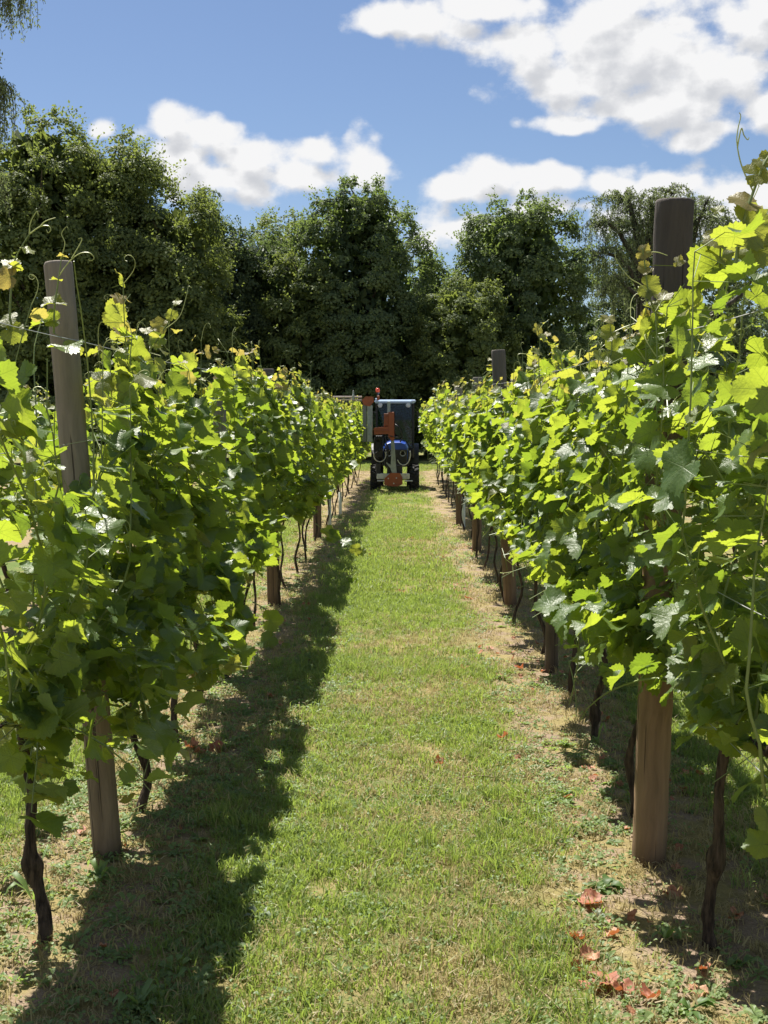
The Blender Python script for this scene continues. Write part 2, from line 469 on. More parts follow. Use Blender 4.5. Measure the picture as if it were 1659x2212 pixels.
def post_material(name, low, high, zsplit):
    """round timber: warm where protected, silvery grey weathered towards the top; end grain on the cut"""
    m, nt, out = new_mat(name); L = nt.links
    tc = nn(nt, 'ShaderNodeTexCoord')
    mp = nn(nt, 'ShaderNodeMapping'); mp.inputs['Scale'].default_value = (24, 24, 1.6); L.new(tc.outputs['Object'], mp.inputs[0])
    wv = nn(nt, 'ShaderNodeTexNoise', i_Scale=2.2, i_Detail=2.0); L.new(tc.outputs['Object'], wv.inputs['Vector'])
    warp = vmth(nt, 'ADD', mp.outputs[0], vmth(nt, 'MULTIPLY', wv.outputs['Color'], (3.0, 3.0, 1.0)).outputs[0]).outputs[0]
    no = nn(nt, 'ShaderNodeTexNoise', i_Scale=1.0, i_Detail=7.0, i_Roughness=0.62); L.new(warp, no.inputs['Vector'])
    mp2 = nn(nt, 'ShaderNodeMapping'); mp2.inputs['Scale'].default_value = (70, 70, 0.8); L.new(tc.outputs['Object'], mp2.inputs[0])
    cr = nn(nt, 'ShaderNodeTexNoise', i_Scale=1.0, i_Detail=3.0); L.new(mp2.outputs[0], cr.inputs['Vector'])
    crack = sstep(nt, cr.outputs[0], 0.64, 0.68)
    blot = nn(nt, 'ShaderNodeTexNoise', i_Scale=4.0, i_Detail=4.0); L.new(tc.outputs['Object'], blot.inputs['Vector'])
    sp = nn(nt, 'ShaderNodeSeparateXYZ'); L.new(tc.outputs['Object'], sp.inputs[0])
    hz = sstep(nt, mth(nt, 'ADD', sp.outputs[2], mth(nt, 'MULTIPLY_ADD', blot.outputs[0], 0.9, -0.45)), zsplit - 0.45, zsplit + 0.45)
    cl = mixc(nt, no.outputs[0], [c * .30 for c in low], [min(1, c * 1.65) for c in low])
    chh = mixc(nt, no.outputs[0], [c * .35 for c in high], [min(1, c * 1.6) for c in high])
    c = mixc(nt, hz, cl, chh)
    c = mixc(nt, mth(nt, 'MULTIPLY', crack, 0.75), c, (0.025, 0.02, 0.016))
    foot_fade = sstep(nt, mth(nt, 'ADD', sp.outputs[2], mth(nt, 'MULTIPLY', blot.outputs[0], 0.12)), 0.03, 0.20)
    c = mixc(nt, foot_fade, [v * .42 for v in low], c)  # wood colour gets darker towards the foot
    b = nn(nt, 'ShaderNodeBsdfPrincipled', i_Roughness=0.85); L.new(c, b.inputs['Base Color'])
    b.inputs['Specular IOR Level'].default_value = 0.25
    h = mth(nt, 'SUBTRACT', no.outputs[0], crack)
    bp = nn(nt, 'ShaderNodeBump', i_Strength=1.0, i_Distance=0.010); L.new(h, bp.inputs['Height']); L.new(bp.outputs[0], b.inputs['Normal'])
    L.new(b.outputs[0], out.inputs[0])
    return m

M_LEAF = leaf_material()
M_BARK = bark_material("vine_bark", (0.022, 0.016, 0.012), (0.12, 0.085, 0.06))
M_SHOOT = paint("green_shoot", (0.17, 0.22, 0.06), 0.5, var=0.3, scale=6)
M_TENDRIL = paint("tendril", (0.42, 0.46, 0.16), 0.45, var=0.15)
M_WIRE = paint("galvanised_wire", (0.45, 0.45, 0.44), 0.45, metal=0.8)
# ------------------------------------------------------------------ ground
ROW_L, ROW_R = -1.10, 0.93
def fbm2(x, y, seed, oct=4, base=1.0):
    r = np.random.default_rng(seed); out = np.zeros_like(x, dtype=float); amp = 1.0; tot = 0
    for o in range(oct):
        for k in range(3):
            a = r.uniform(0, 2 * math.pi); ph = r.uniform(0, 6.28); f = base * (2 ** o) * r.uniform(.8, 1.25)
            out += amp * np.sin((x * math.cos(a) + y * math.sin(a)) * f + ph) / 3
        tot += amp; amp *= .55
    return out / tot
def gz(x, y):
    """height of the ground: nearly level, a little lumpy near the rows"""
    x = np.asarray(x, float); y = np.asarray(y, float)
    near = np.exp(-np.maximum(0, y - 14) / 12) * np.exp(-np.maximum(0, np.abs(x) - 4) / 3)
    rowd = np.minimum(np.abs(x - ROW_L), np.abs(x - ROW_R))
    return (0.012 * fbm2(x, y, 3, 4, 3.2) + 0.018 * np.exp(-(rowd / .28) ** 2)) * near - 0.012 * near * np.exp(-(rowd / .12) ** 2)

def build_ground():
    xs = np.unique(np.r_[-900, -300, -120, -60, -30, -16, -9, -6, np.linspace(-4, 4, 134), 6, 9, 16, 30, 60, 120, 300, 900])
    ys = np.unique(np.r_[-400, -100, -30, -8, -2, np.linspace(0, 12, 200), np.linspace(12.2, 30, 120), 34, 40, 50, 70, 110, 200, 500, 1200])
    X, Y = np.meshgrid(xs, ys, indexing='ij')
    V = np.stack([X, Y, gz(X, Y)], -1).reshape(-1, 3)
    a = np.arange(len(xs) - 1)[:, None] * len(ys) + np.arange(len(ys) - 1)[None]
    Q = np.stack([a, a + len(ys), a + len(ys) + 1, a + 1], -1).reshape(-1, 4)
    m, nt, out = new_mat("vineyard_ground"); L = nt.links
    geo = nn(nt, 'ShaderNodeNewGeometry')
    pos = geo.outputs['Position']
    sp = nn(nt, 'ShaderNodeSeparateXYZ'); L.new(pos, sp.inputs[0])
    def noise(scale, det=5.0, rough=.55, off=0):
        n = nn(nt, 'ShaderNodeTexNoise', i_Scale=scale, i_Detail=det, i_Roughness=rough)
        v = vmth(nt, 'ADD', pos, (off, off * .7, 0)).outputs[0]; L.new(v, n.inputs['Vector']); return n.outputs[0]
    big, mid, fine, grit = noise(1.1, 3, .5), noise(4.5, 5, .6, 9), noise(38, 5, .65, 3), noise(130, 4, .7, 5)
    # nearness to a row (rows every 2.03 m)
    ph = mth(nt, 'FRACT', mth(nt, 'DIVIDE', mth(nt, 'SUBTRACT', sp.outputs[0], ROW_L), 2.03))
    rd = mth(nt, 'MULTIPLY', mth(nt, 'SUBTRACT', 0.5, mth(nt, 'ABSOLUTE', mth(nt, 'SUBTRACT', ph, 0.5))), 2.03)
    rdn = mth(nt, 'ADD', rd, mth(nt, 'MULTIPLY_ADD', mid, 0.5, -0.25))
    strip = sstep(nt, rdn, 0.26, 0.58, 1.0, 0.0)
    strip = mth(nt, 'MULTIPLY', strip, sstep(nt, sp.outputs[1], 36, 40, 1.0, 0.0))
    soil = mixc(nt, fine, (0.135, 0.095, 0.068), (0.34, 0.255, 0.185))
    soil = mixc(nt, sstep(nt, grit, .45, .7, 0, .6), soil, (0.42, 0.32, 0.22))
    thatch = mixc(nt, fine, (0.15, 0.125, 0.05), (0.36, 0.29, 0.135))
    green = mixc(nt, fine, (0.055, 0.09, 0.02), (0.165, 0.215, 0.065))
    lawn = mixc(nt, sstep(nt, mth(nt, 'ADD', mth(nt, 'MULTIPLY', big, .6), mth(nt, 'MULTIPLY', mid, .5)), .46, .66), green, thatch)
    bare = mixc(nt, sstep(nt, mid, .42, .58), thatch, soil)
    c = mixc(nt, strip, lawn, bare)
    b = nn(nt, 'ShaderNodeBsdfPrincipled', i_Roughness=0.95); L.new(c, b.inputs['Base Color'])
    b.inputs['Specular IOR Level'].default_value = 0.1
    bp = nn(nt, 'ShaderNodeBump', i_Strength=0.8, i_Distance=0.02)
    L.new(mth(nt, 'ADD', fine, mth(nt, 'MULTIPLY', grit, .4)), bp.inputs['Height']); L.new(bp.outputs[0], b.inputs['Normal'])
    L.new(b.outputs[0], out.inputs[0])
    o = obj("ground", mesh_np("ground", V, Q, [m], smooth=True))
    tag(o, kind='structure')
build_ground()

# ------------------------------------------------------------------ trees
TV = np.array([(0, -.5, 0), (.34, 0, .10), (0, .55, -.06), (-.34, 0, .10)], float)     # a folded leaf
TF = np.array([(0, 1, 2), (0, 2, 3)])
M_TREEBARK = bark_material("tree_bark", (0.03, 0.027, 0.023), (0.12, 0.105, 0.09), 0.15)
M_LIME = foliage_material("lime_leaves", (0.048, 0.076, 0.042), (0.140, 0.180, 0.085), (0.24, 0.33, 0.07))
M_OLIVE = foliage_material("olive_green_leaves", (0.052, 0.078, 0.036), (0.16, 0.195, 0.075), (0.30, 0.37, 0.07))
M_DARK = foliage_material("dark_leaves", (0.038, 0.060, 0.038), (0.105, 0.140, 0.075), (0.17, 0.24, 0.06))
M_GREY = foliage_material("grey_green_leaves", (0.062, 0.085, 0.050), (0.17, 0.20, 0.115), (0.24, 0.30, 0.10))

def env_cone(t):  return np.clip(1 - t ** 2.2, 0, 1) ** 1.0 * np.clip(.8 + t * .9, 0, 1)
def env_round(t): return np.sqrt(np.clip(1 - ((t - .38) / .64) ** 2, 0, 1))
def env_broad(t): return np.clip(1 - t ** 4.2, 0, 1) ** .72 * np.clip(.8 + t * .9, 0, 1)
def env_lime(t):  return np.clip(1 - t ** 6.0, 0, 1) ** .92 * np.clip(1.04 - t * .12, 0, 1.0)
def env_dome(t):  return np.clip(1 - t ** 8.0, 0, 1) ** .85 * np.clip(.86 + t * .4, 0, 1)

def make_tree(name, label, cat, px, top_py, D, half_px, env, mat, base_z=0.6, leaves=16000, leaf=0.15, clump=0.75,
              lean=0.0, spiky=1.0, seed=1, group='trees behind the vineyard', depth=0.9, smooth=False):
    r = np.random.default_rng(seed)
    top = at(px, top_py, D); H = top.z; Rad = half_px / FPX * D
    x0, y0 = top.x, D
    smooth = smooth or name == 'lime_tree'
    if smooth: clump *= .8
    root = thing(name, label, cat, (x0, y0, 0), group)
    # clumps on the shell of the crown
    area = Rad * (H - base_z) * 4.2
    nc = int(np.clip(area / (clump * clump * 1.15), 30, 640))
    tt = np.linspace(0, .985, 400); w = env(tt) + .05; w /= w.sum()
    t = r.choice(tt, nc, p=w); th = r.uniform(0, 2 * math.pi, nc)
    lump = 1 + (.08 if smooth else .16) * np.sin(th * 3 + r.uniform(0, 6)) * np.sin(t * 9 + r.uniform(0, 6)) + (.05 if smooth else .10) * np.sin(th * 5 + t * 14 + r.uniform(0, 6))
    rr = env(t) * Rad * lump * r.uniform(*(  (.90, 1.03) if smooth else (.80, 1.06)), nc)
    C = np.stack([rr * np.cos(th) + lean * t, rr * np.sin(th) * depth, base_z + t * (H - base_z) * .97], 1)
    cs = clump * r.uniform(.6, 1.25, nc) * (.55 + .45 * np.clip(env(t) * 1.5, 0, 1))
    C[:, 2] = np.minimum(C[:, 2], H - cs * .45)
    out = np.stack([np.cos(th), np.sin(th) * depth, .25 + .9 * (t - .3)], 1); out /= np.linalg.norm(out, axis=1)[:, None]
    wl = cs ** 2 / (cs ** 2).sum()
    leaves = int(leaves * 1.9); leaf *= .86
    nl = int(leaves * .74)
    k = r.choice(nc, nl, p=wl)
    u = r.normal(size=(nl, 3)); u /= np.linalg.norm(u, axis=1)[:, None]
    u += out[k] * .55 + np.array([0, 0, .35]); u /= np.linalg.norm(u, axis=1)[:, None]
    P1 = C[k] + u * (cs[k] * r.uniform(.55, 1.0, nl) ** .6)[:, None] * np.array([1, 1, .62])
    N1 = u * 1.1 + out[k] * .4 + np.array([0, 0, .35]) + r.normal(size=(nl, 3)) * .38
    T1 = out[k] * .8 + np.array([0, 0, -.55]) + r.normal(size=(nl, 3)) * .55
    # sprigs reaching out of the clumps
    ns = int(leaves * .20 / 9); ks = r.choice(nc, ns)
    sd = out[ks] + r.normal(size=(ns, 3)) * .45 + np.array([0, 0, .55 * spiky]) * (0.3 + t[ks])[:, None]
    sd /= np.linalg.norm(sd, axis=1)[:, None]
    sl = r.uniform(.35, .95, ns) * cs[ks] * spiky * 1.2
    f = np.tile(np.linspace(.15, 1, 9), ns); kk = np.repeat(np.arange(ns), 9)
    P2 = C[ks][kk] + sd[kk] * (cs[ks][kk] * .75 + f * sl[kk])[:, None] * np.array([1, 1, .85]) + r.normal(size=(ns * 9, 3)) * .045
    N2 = r.normal(size=(ns * 9, 3)) * .8 + np.array([0, 0, .7]); T2 = sd[kk] + r.normal(size=(ns * 9, 3)) * .7
    # inner mass, coloured darker to paint shade inside the crown
    ni = int(leaves * .06)
    ti = r.uniform(0, .93, ni); thi = r.uniform(0, 6.283, ni); ri = env(ti) * Rad * r.uniform(.1, .78, ni)
    P3 = np.stack([ri * np.cos(thi) + lean * ti, ri * np.sin(thi) * depth, base_z + ti * (H - base_z) * .95], 1)
    P3[:, 2] = np.minimum(P3[:, 2], H - .6)
    N3 = r.normal(size=(ni, 3)); T3 = r.normal(size=(ni, 3))
    P = np.vstack([P1, P2, P3]); N = np.vstack([N1, N2, N3]); T = np.vstack([T1, T2, T3])
    sz = np.r_[r.uniform(.7, 1.25, nl) * leaf, r.uniform(.55, 1.0, len(P2)) * leaf, r.uniform(2.6, 4.2, ni) * leaf]
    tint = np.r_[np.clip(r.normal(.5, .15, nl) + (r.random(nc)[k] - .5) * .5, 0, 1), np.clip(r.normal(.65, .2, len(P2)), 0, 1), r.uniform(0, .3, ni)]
    keep = P[:, 2] > .05
    P, N, T, sz, tint = P[keep], N[keep], T[keep], sz[keep], tint[keep]
    V, F = tile(TV, TF, P, frames(N, T), sz)
    me = mesh_np("crown", V, F, [mat], attrs={'tint': np.repeat(tint, len(TV))})
    obj("crown", me, root)
    # trunk and limbs
    b = MB(); zt = base_z + (H - base_z) * .8; q = np.linspace(0, 1, 9)
    b.tube(np.stack([lean * q * .8 + .05 * np.sin(q * 7 + seed), .05 * np.cos(q * 5 + seed), q * zt - .15], 1), (.035 + .2 * (1 - q) ** 1.1) * H / 11, 10)
    b.build("trunk", M_TREEBARK, root, True)
    b = MB()
    for i in r.choice(nc, min(nc, 22), replace=False):
        z = max(.3, C[i, 2] - rr[i] * .75 - .3)
        a = np.array([lean * z / H, 0, z]); e = C[i]
        b.tube(smooth_path([a, (a + e) / 2 + np.array([0, 0, .1 * rr[i]]), e], 6), np.linspace(.075, .012, 6) * H / 11, 5)
    tag(b.build("limbs", M_TREEBARK, root, True), kind='stuff')
    return root

def strands_tree(name, label, px, D, limbs, n_strands, length, mat, leaf=0.1, leaves_per_m=26, fill=None, seed=1, trunk_px=None, spread=.5, rmul=1.0, inward=0.0):
    """weeping tree: limbs given as pixel paths at distance D, thin hanging twigs with narrow leaves along them"""
    r = np.random.default_rng(seed)
    base = at(px, 898, D); root = thing(name, label, 'tree', (base.x, D, 0), 'trees behind the vineyard')
    o0 = np.array([base.x, D, 0])
    b = MB(); tips = []
    q = np.linspace(0, 1, 8)
    paths = []
    for (pts, r0, r1) in limbs:
        P = np.array([np.array(at(a, c, D + dy)) - o0 for (a, c, dy) in pts])
        P = smooth_path(P, 12); paths.append(P)
        b = MB(); b.tube(P + r.normal(size=P.shape) * .03, np.linspace(r0, r1, 12), 7); b.build("limb", M_TREEBARK, root, True)
    tp = paths[0][0]
    t = MB(); t.tube(np.stack([tp[0] * q, tp[1] * q, q * (tp[2] + .25) - .15], 1), np.linspace(.42, .2, 8) * rmul, 12)
    t.build("trunk", M_TREEBARK, root, True)
    tw = MB(); LP = []; LT = []
    for s in range(n_strands):
        P = paths[r.integers(len(paths))]; f = r.uniform(.25, 1) ** .7
        i = f * (len(P) - 1); i0 = int(min(i, len(P) - 2)); st = P[i0] + (P[i0 + 1] - P[i0]) * (i - i0)
        dv = np.array([r.normal() * spread, r.normal() * spread, 0]); up = r.uniform(.0, .45)
        Ls = r.uniform(.35, 1) * length
        pts = [st, st + dv * .5 + [0, 0, up * .6], st + dv + [0, 0, up * .2 - .1], st + dv * 1.15 + [0, 0, -.5 * Ls], st + dv * 1.2 + [r.normal() * .06, r.normal() * .06, -Ls]]
        W = smooth_path(pts, 12); W[:, 2] = np.maximum(W[:, 2], .1)
        tw.tube(W, np.linspace(.012, .004, 12), 3, cap=False)
        n = max(4, int((Ls + np.linalg.norm(dv)) * leaves_per_m))
        ff = r.uniform(1.5, 11 - 1e-6, n); a = ff.astype(int); g = (ff - a)[:, None]
        LP.append(W[a] * (1 - g) + W[a + 1] * g + r.normal(size=(n, 3)) * .05); LT.append(np.tile([0, 0, -1.0], (n, 1)) + r.normal(size=(n, 3)) * .5)
    if n_strands: tag(tw.build("twigs", M_TREEBARK, root), kind='stuff')
    P = np.vstack(LP); T = np.vstack(LT); n = len(P); N = r.normal(size=(n, 3)) + np.array([0, 0, .4])
    sz = r.uniform(.6, 1.2, n) * leaf
    V, F = tile(TV * np.array([.6, 1, 1]), TF, P, frames(N, T), sz)
    me = mesh_np("crown", V, F, [mat], attrs={'tint': np.repeat(np.clip(r.normal(.5, .25, n), 0, 1), 4)})
    obj("crown", me, root)
    return root

def build_trees():
    mt = make_tree
    mt('broadleaf_tree', 'tallest broad tree of the wood, at the left below the hanging twigs', 'tree', 78, 208, 41, 165, env_broad, M_OLIVE, leaves=36000, leaf=.155, clump=.72, seed=11)
    mt('broadleaf_tree', 'rounded olive green tree sloping down beside the big white cloud', 'tree', 232, 272, 43, 142, env_dome, M_OLIVE, leaves=32000, leaf=.155, clump=.70, seed=12)
    mt('broadleaf_tree', 'dense tree with yellowish flank before the spiky dark tree', 'tree', 365, 400, 42, 125, env_round, M_OLIVE, leaves=22000, leaf=.15, clump=.62, seed=13)
    mt('lime_tree', 'dark tree with spiky top under the right end of the left cloud', 'tree', 450, 384, 46, 115, env_cone, M_DARK, leaves=22000, leaf=.14, clump=.6, seed=14, spiky=1.25)
    mt('lime_tree', 'small dark tree just left of the tall pointed lime', 'tree', 548, 486, 47, 110, env_round, M_DARK, leaves=19000, leaf=.14, clump=.6, seed=15)
    mt('broadleaf_tree', 'hazy tree peeping out between the spiky tree and the pointed lime', 'tree', 612, 456, 62, 95, env_round, M_OLIVE, leaves=15000, leaf=.17, clump=.8, seed=16)
    mt('lime_tree', 'tall pointed lime tree straight above the tractor', 'tree', 775, 362, 47, 152, env_lime, M_LIME, leaves=44000, leaf=.15, clump=.62, seed=17, spiky=1.2)
    mt('broadleaf_tree', 'yellow green sapling at the left foot of the pointed lime', 'tree', 650, 540, 45.5, 75, env_round, M_OLIVE, leaves=11000, leaf=.14, clump=.5, seed=18)
    mt('lime_tree', 'small tree on the right flank of the pointed lime', 'tree', 925, 508, 50, 82, env_cone, M_LIME, leaves=14000, leaf=.14, clump=.55, seed=19)
    mt('lime_tree', 'low bushy tree filling the dip between the two limes', 'tree', 1005, 596, 45, 105, env_round, M_OLIVE, leaves=17000, leaf=.14, clump=.55, seed=20)
    mt('lime_tree', 'broad dome shaped lime tree left of the broken weeping tree', 'tree', 1122, 406, 48, 130, env_dome, M_LIME, leaves=38000, leaf=.15, clump=.62, seed=21, spiky=1.15)
    mt('broadleaf_tree', 'dense dark green core of tree behind the tall right post', 'tree', 1385, 462, 57, 100, env_round, M_DARK, leaves=17000, leaf=.15, clump=.6, seed=22, spiky=.7)
    mt('broadleaf_tree', 'grey green tree behind the shoot at the right edge', 'tree', 1560, 470, 60, 130, env_round, M_GREY, leaves=10000, leaf=.14, clump=.5, seed=23)
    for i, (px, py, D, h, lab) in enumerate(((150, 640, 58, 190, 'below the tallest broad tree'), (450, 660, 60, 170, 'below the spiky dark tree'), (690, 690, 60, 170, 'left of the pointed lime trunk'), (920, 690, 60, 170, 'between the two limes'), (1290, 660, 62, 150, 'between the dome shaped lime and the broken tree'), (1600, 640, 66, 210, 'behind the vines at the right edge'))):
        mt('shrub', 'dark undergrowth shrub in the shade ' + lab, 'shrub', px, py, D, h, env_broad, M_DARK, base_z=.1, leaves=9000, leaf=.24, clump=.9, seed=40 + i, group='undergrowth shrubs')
    # weeping trees
    strands_tree('weeping_tree', 'weeping tree hanging its long twigs into the top left corner', -70, 27,
                 [(([-70, 520, 0], [-70, 300, 0], [-60, 60, 0], [-30, -80, 0], [10, -110, -.3]), .16, .03), (([-60, 150, 0], [-40, -10, .3], [-5, -50, .4], [40, -70, .2]), .08, .02),
                  (([-70, 300, 0], [-60, 230, -.2], [-30, 190, -.3], [-5, 200, -.3]), .07, .02), (([-60, 420, 0], [-60, 390, .2], [-40, 370, .1], [-20, 390, .1]), .06, .02)],
                 300, 1.3, M_GREY, leaf=.09, leaves_per_m=55, seed=5, spread=.24)
    strands_tree('weeping_tree', 'storm broken weeping tree with bare dark limbs beside the tall right post', 1400, 52,
                 [(([1390, 760, 0], [1385, 600, 0], [1380, 520, 0], [1352, 412, 0]), .30, .07), (([1388, 600, 0], [1400, 520, .2], [1408, 470, .2], [1404, 425, .2]), .2, .06),
                  (([1385, 590, 0], [1350, 520, -.2], [1310, 480, -.3], [1285, 490, -.4]), .14, .03), (([1384, 620, 0], [1340, 560, -.3], [1300, 545, -.4], [1272, 570, -.4]), .11, .03),
                  (([1388, 560, 0], [1370, 470, .3], [1345, 425, .3], [1310, 440, .2]), .09, .02), (([1395, 560, 0], [1425, 470, 0], [1440, 415, 0], [1450, 425, 0]), .09, .02),
                  (([1384, 650, 0], [1345, 610, 0], [1320, 600, .1], [1300, 640, .1]), .1, .03)],
                 300, 1.7, M_GREY, leaf=.12, leaves_per_m=34, seed=6, spread=.5)
    strands_tree('weeping_tree', 'thin half bare tree between the tall right post and the top right shoot', 1510, 54,
                 [(([1500, 760, 0], [1490, 600, 0], [1502, 500, 0], [1530, 428, 0]), .2, .04), (([1492, 580, 0], [1500, 500, 0], [1496, 460, 0], [1498, 430, 0]), .14, .06),
                  (([1500, 620, 0], [1560, 560, 0], [1600, 500, 0], [1640, 470, 0]), .12, .03), (([1500, 640, 0], [1530, 560, .3], [1545, 500, .3], [1560, 470, .2]), .1, .02),
                  (([1500, 700, 0], [1600, 640, 0], [1650, 540, 0], [1670, 450, 0]), .12, .03)],
                 240, 1.3, M_GREY, leaf=.12, leaves_per_m=32, seed=8, spread=.55)
build_trees()

# ------------------------------------------------------------------ posts and wires
POST_SEGS = []       # (base, top, radius)
def make_post(label, bpx, bpy, tpx, tpy, dY, rad, low, high, zs, seed, flat=False):
    r = np.random.default_rng(seed)
    B = np.array(ground(bpx, bpy)); Tp = np.array(at(tpx, tpy, B[1] + dY))
    e = thing('vineyard_post', label, 'post', tuple(B), 'wooden trellis posts')
    ax = Tp - B; L = np.linalg.norm(ax)
    n, m = 28, 46
    th = np.arange(n) * 2 * math.pi / n; q = np.r_[np.linspace(-.12, L - .012, m), L - .004, L]
    ph = r.uniform(0, 6.28, 6)
    V = []
    cracks = r.integers(0, n, 4); cz = r.uniform(.1, .8, 4) * L
    for j, z in enumerate(q):
        base = rad * (1 + .012 * math.sin(z * 2.1 + ph[0]))
        rr = base * (1 + .030 * np.sin(th * 2 + ph[1] + z * 1.1) + .020 * np.sin(th * 5 + ph[2] + z * 1.9) + .010 * r.normal(size=n))
        for c, zc in zip(cracks, cz):
            rr[c] -= rad * .06 * math.exp(-((z - zc) / (.35 * L)) ** 2)
        if j >= m: rr = rr * (.96 if j == m else .90)
        V.append(np.stack([rr * np.cos(th), rr * np.sin(th), np.full(n, z)], 1))
    V = np.concatenate(V); mm = len(q)
    i = np.arange(mm - 1)[:, None] * n; j = np.arange(n)[None]; j2 = (j + 1) % n
    Q = np.stack([i + j, i + j2, i + n + j2, i + n + j], -1).reshape(-1, 4)
    V = np.vstack([V, [[0, 0, L + .001]]]); T = [((mm - 1) * n + k, (mm - 1) * n + (k + 1) % n, len(V) - 1) for k in range(n)]
    rot = Vector((0, 0, 1)).rotation_difference(Vector(ax)).to_matrix()
    o = obj("timber", mesh_np("timber", V, [Q, np.array(T)], [post_material("post_timber", low, high, zs)], smooth=True), e)
    o.rotation_euler = rot.to_euler()
    # staples that hold the wires
    for z in (.80, 1.18, 1.56, 1.92):
        if z > L - .1: continue
        b = MB(); w = .012
        side = 1 if B[0] < 0 else -1
        x = side * rad
        b.tube([(x * .9, -w, z), (x + side * .006, -w, z), (x + side * .006, w, z), (x * .9, w, z)], .0018, 5)
        s = b.build("staple", M_WIRE, e); s.rotation_euler = rot.to_euler()
    POST_SEGS.append((B, Tp, rad))
    return e
BR, GR, GR2 = (0.275, 0.18, 0.108), (0.20, 0.18, 0.16), (0.22, 0.20, 0.17)
make_post('tall thick round post at the right, its dark top above the vines', 1401, 1862, 1458, 431, -.12, .0635, BR, (0.085, 0.072, 0.064), 1.45, 1)
make_post('leaning grey round post near the left edge, nearest of the left row', 233, 1850, 126, 566, 0, .0525, (0.24, 0.175, 0.12), (0.25, 0.215, 0.18), 1.0, 2)
make_post('slim dark post in the right row just beyond the thick one', 1191, 1455, 1200, 800, 0, .040, (0.13, 0.095, 0.07), GR, 1.0, 3)
make_post('slim pale grey post in the left row beyond the leaning one', 481, 1465, 474, 862, 0, .041, (0.19, 0.165, 0.13), GR2, .6, 4)
make_post('brown post of the right row whose square cut top rises above the leaves', 1103, 1310, 1076, 756, 0, .058, (0.21, 0.135, 0.085), (0.13, 0.115, 0.10), 1.3, 5)
make_post('brown post standing past the slim pale one in the left row', 592, 1308, 578, 797, 0, .056, (0.20, 0.13, 0.08), (0.12, 0.105, 0.095), 1.3, 6)
make_post('short sunlit brown post low in the right row, beside the pale vine sleeve', 1030, 1194, 1032, 815, 0, .058, (0.20, 0.13, 0.08), GR, 1.2, 7)
make_post('farthest brown post foot of the right row before the tractor', 993, 1137, 990, 838, 0, .058, (0.17, 0.11, 0.07), GR, 1.2, 8)
make_post('post standing deep in the left row near the pale vine sleeves', 686, 1165, 683, 862, 0, .055, (0.18, 0.12, 0.08), GR, 1.2, 9)

def wires():
    for side, x in (('left', ROW_L), ('right', ROW_R)):
        segs = sorted([s for s in POST_SEGS if (s[0][0] < 0) == (side == 'left')], key=lambda s: s[0][1])
        for h, nm in ((.80, 'lowest'), (1.18, 'second lowest'), (1.56, 'second highest'), (1.92, 'highest')):
            pts = [(x + (.05 if x < 0 else -.05), 2.2, h)]
            for (B, T, rad) in segs:
                f = h / T[2]; p = B + (T - B) * f
                if p[1] < pts[-1][1] + .5: continue
                pts.append((p[0] + (rad + .003) * (1 if x < 0 else -1), p[1], h))
            pts.append((x, 27, h)); pts.append((x, 36, h))
            P = []
            for a, c in zip(pts[:-1], pts[1:]):
                for k in range(5):
                    f = k / 5; P.append((a[0] + (c[0] - a[0]) * f, a[1] + (c[1] - a[1]) * f, h - .014 * math.sin(math.pi * f)))
            P.append(pts[-1])
            b = MB(); b.tube(P, .0014, 4, cap=False)
            o = b.build("trellis_wire", M_WIRE)
            tag(o, f'thin steel trellis wire, {nm} of the four along the {side} row', 'wire', 'trellis wires')
wires()
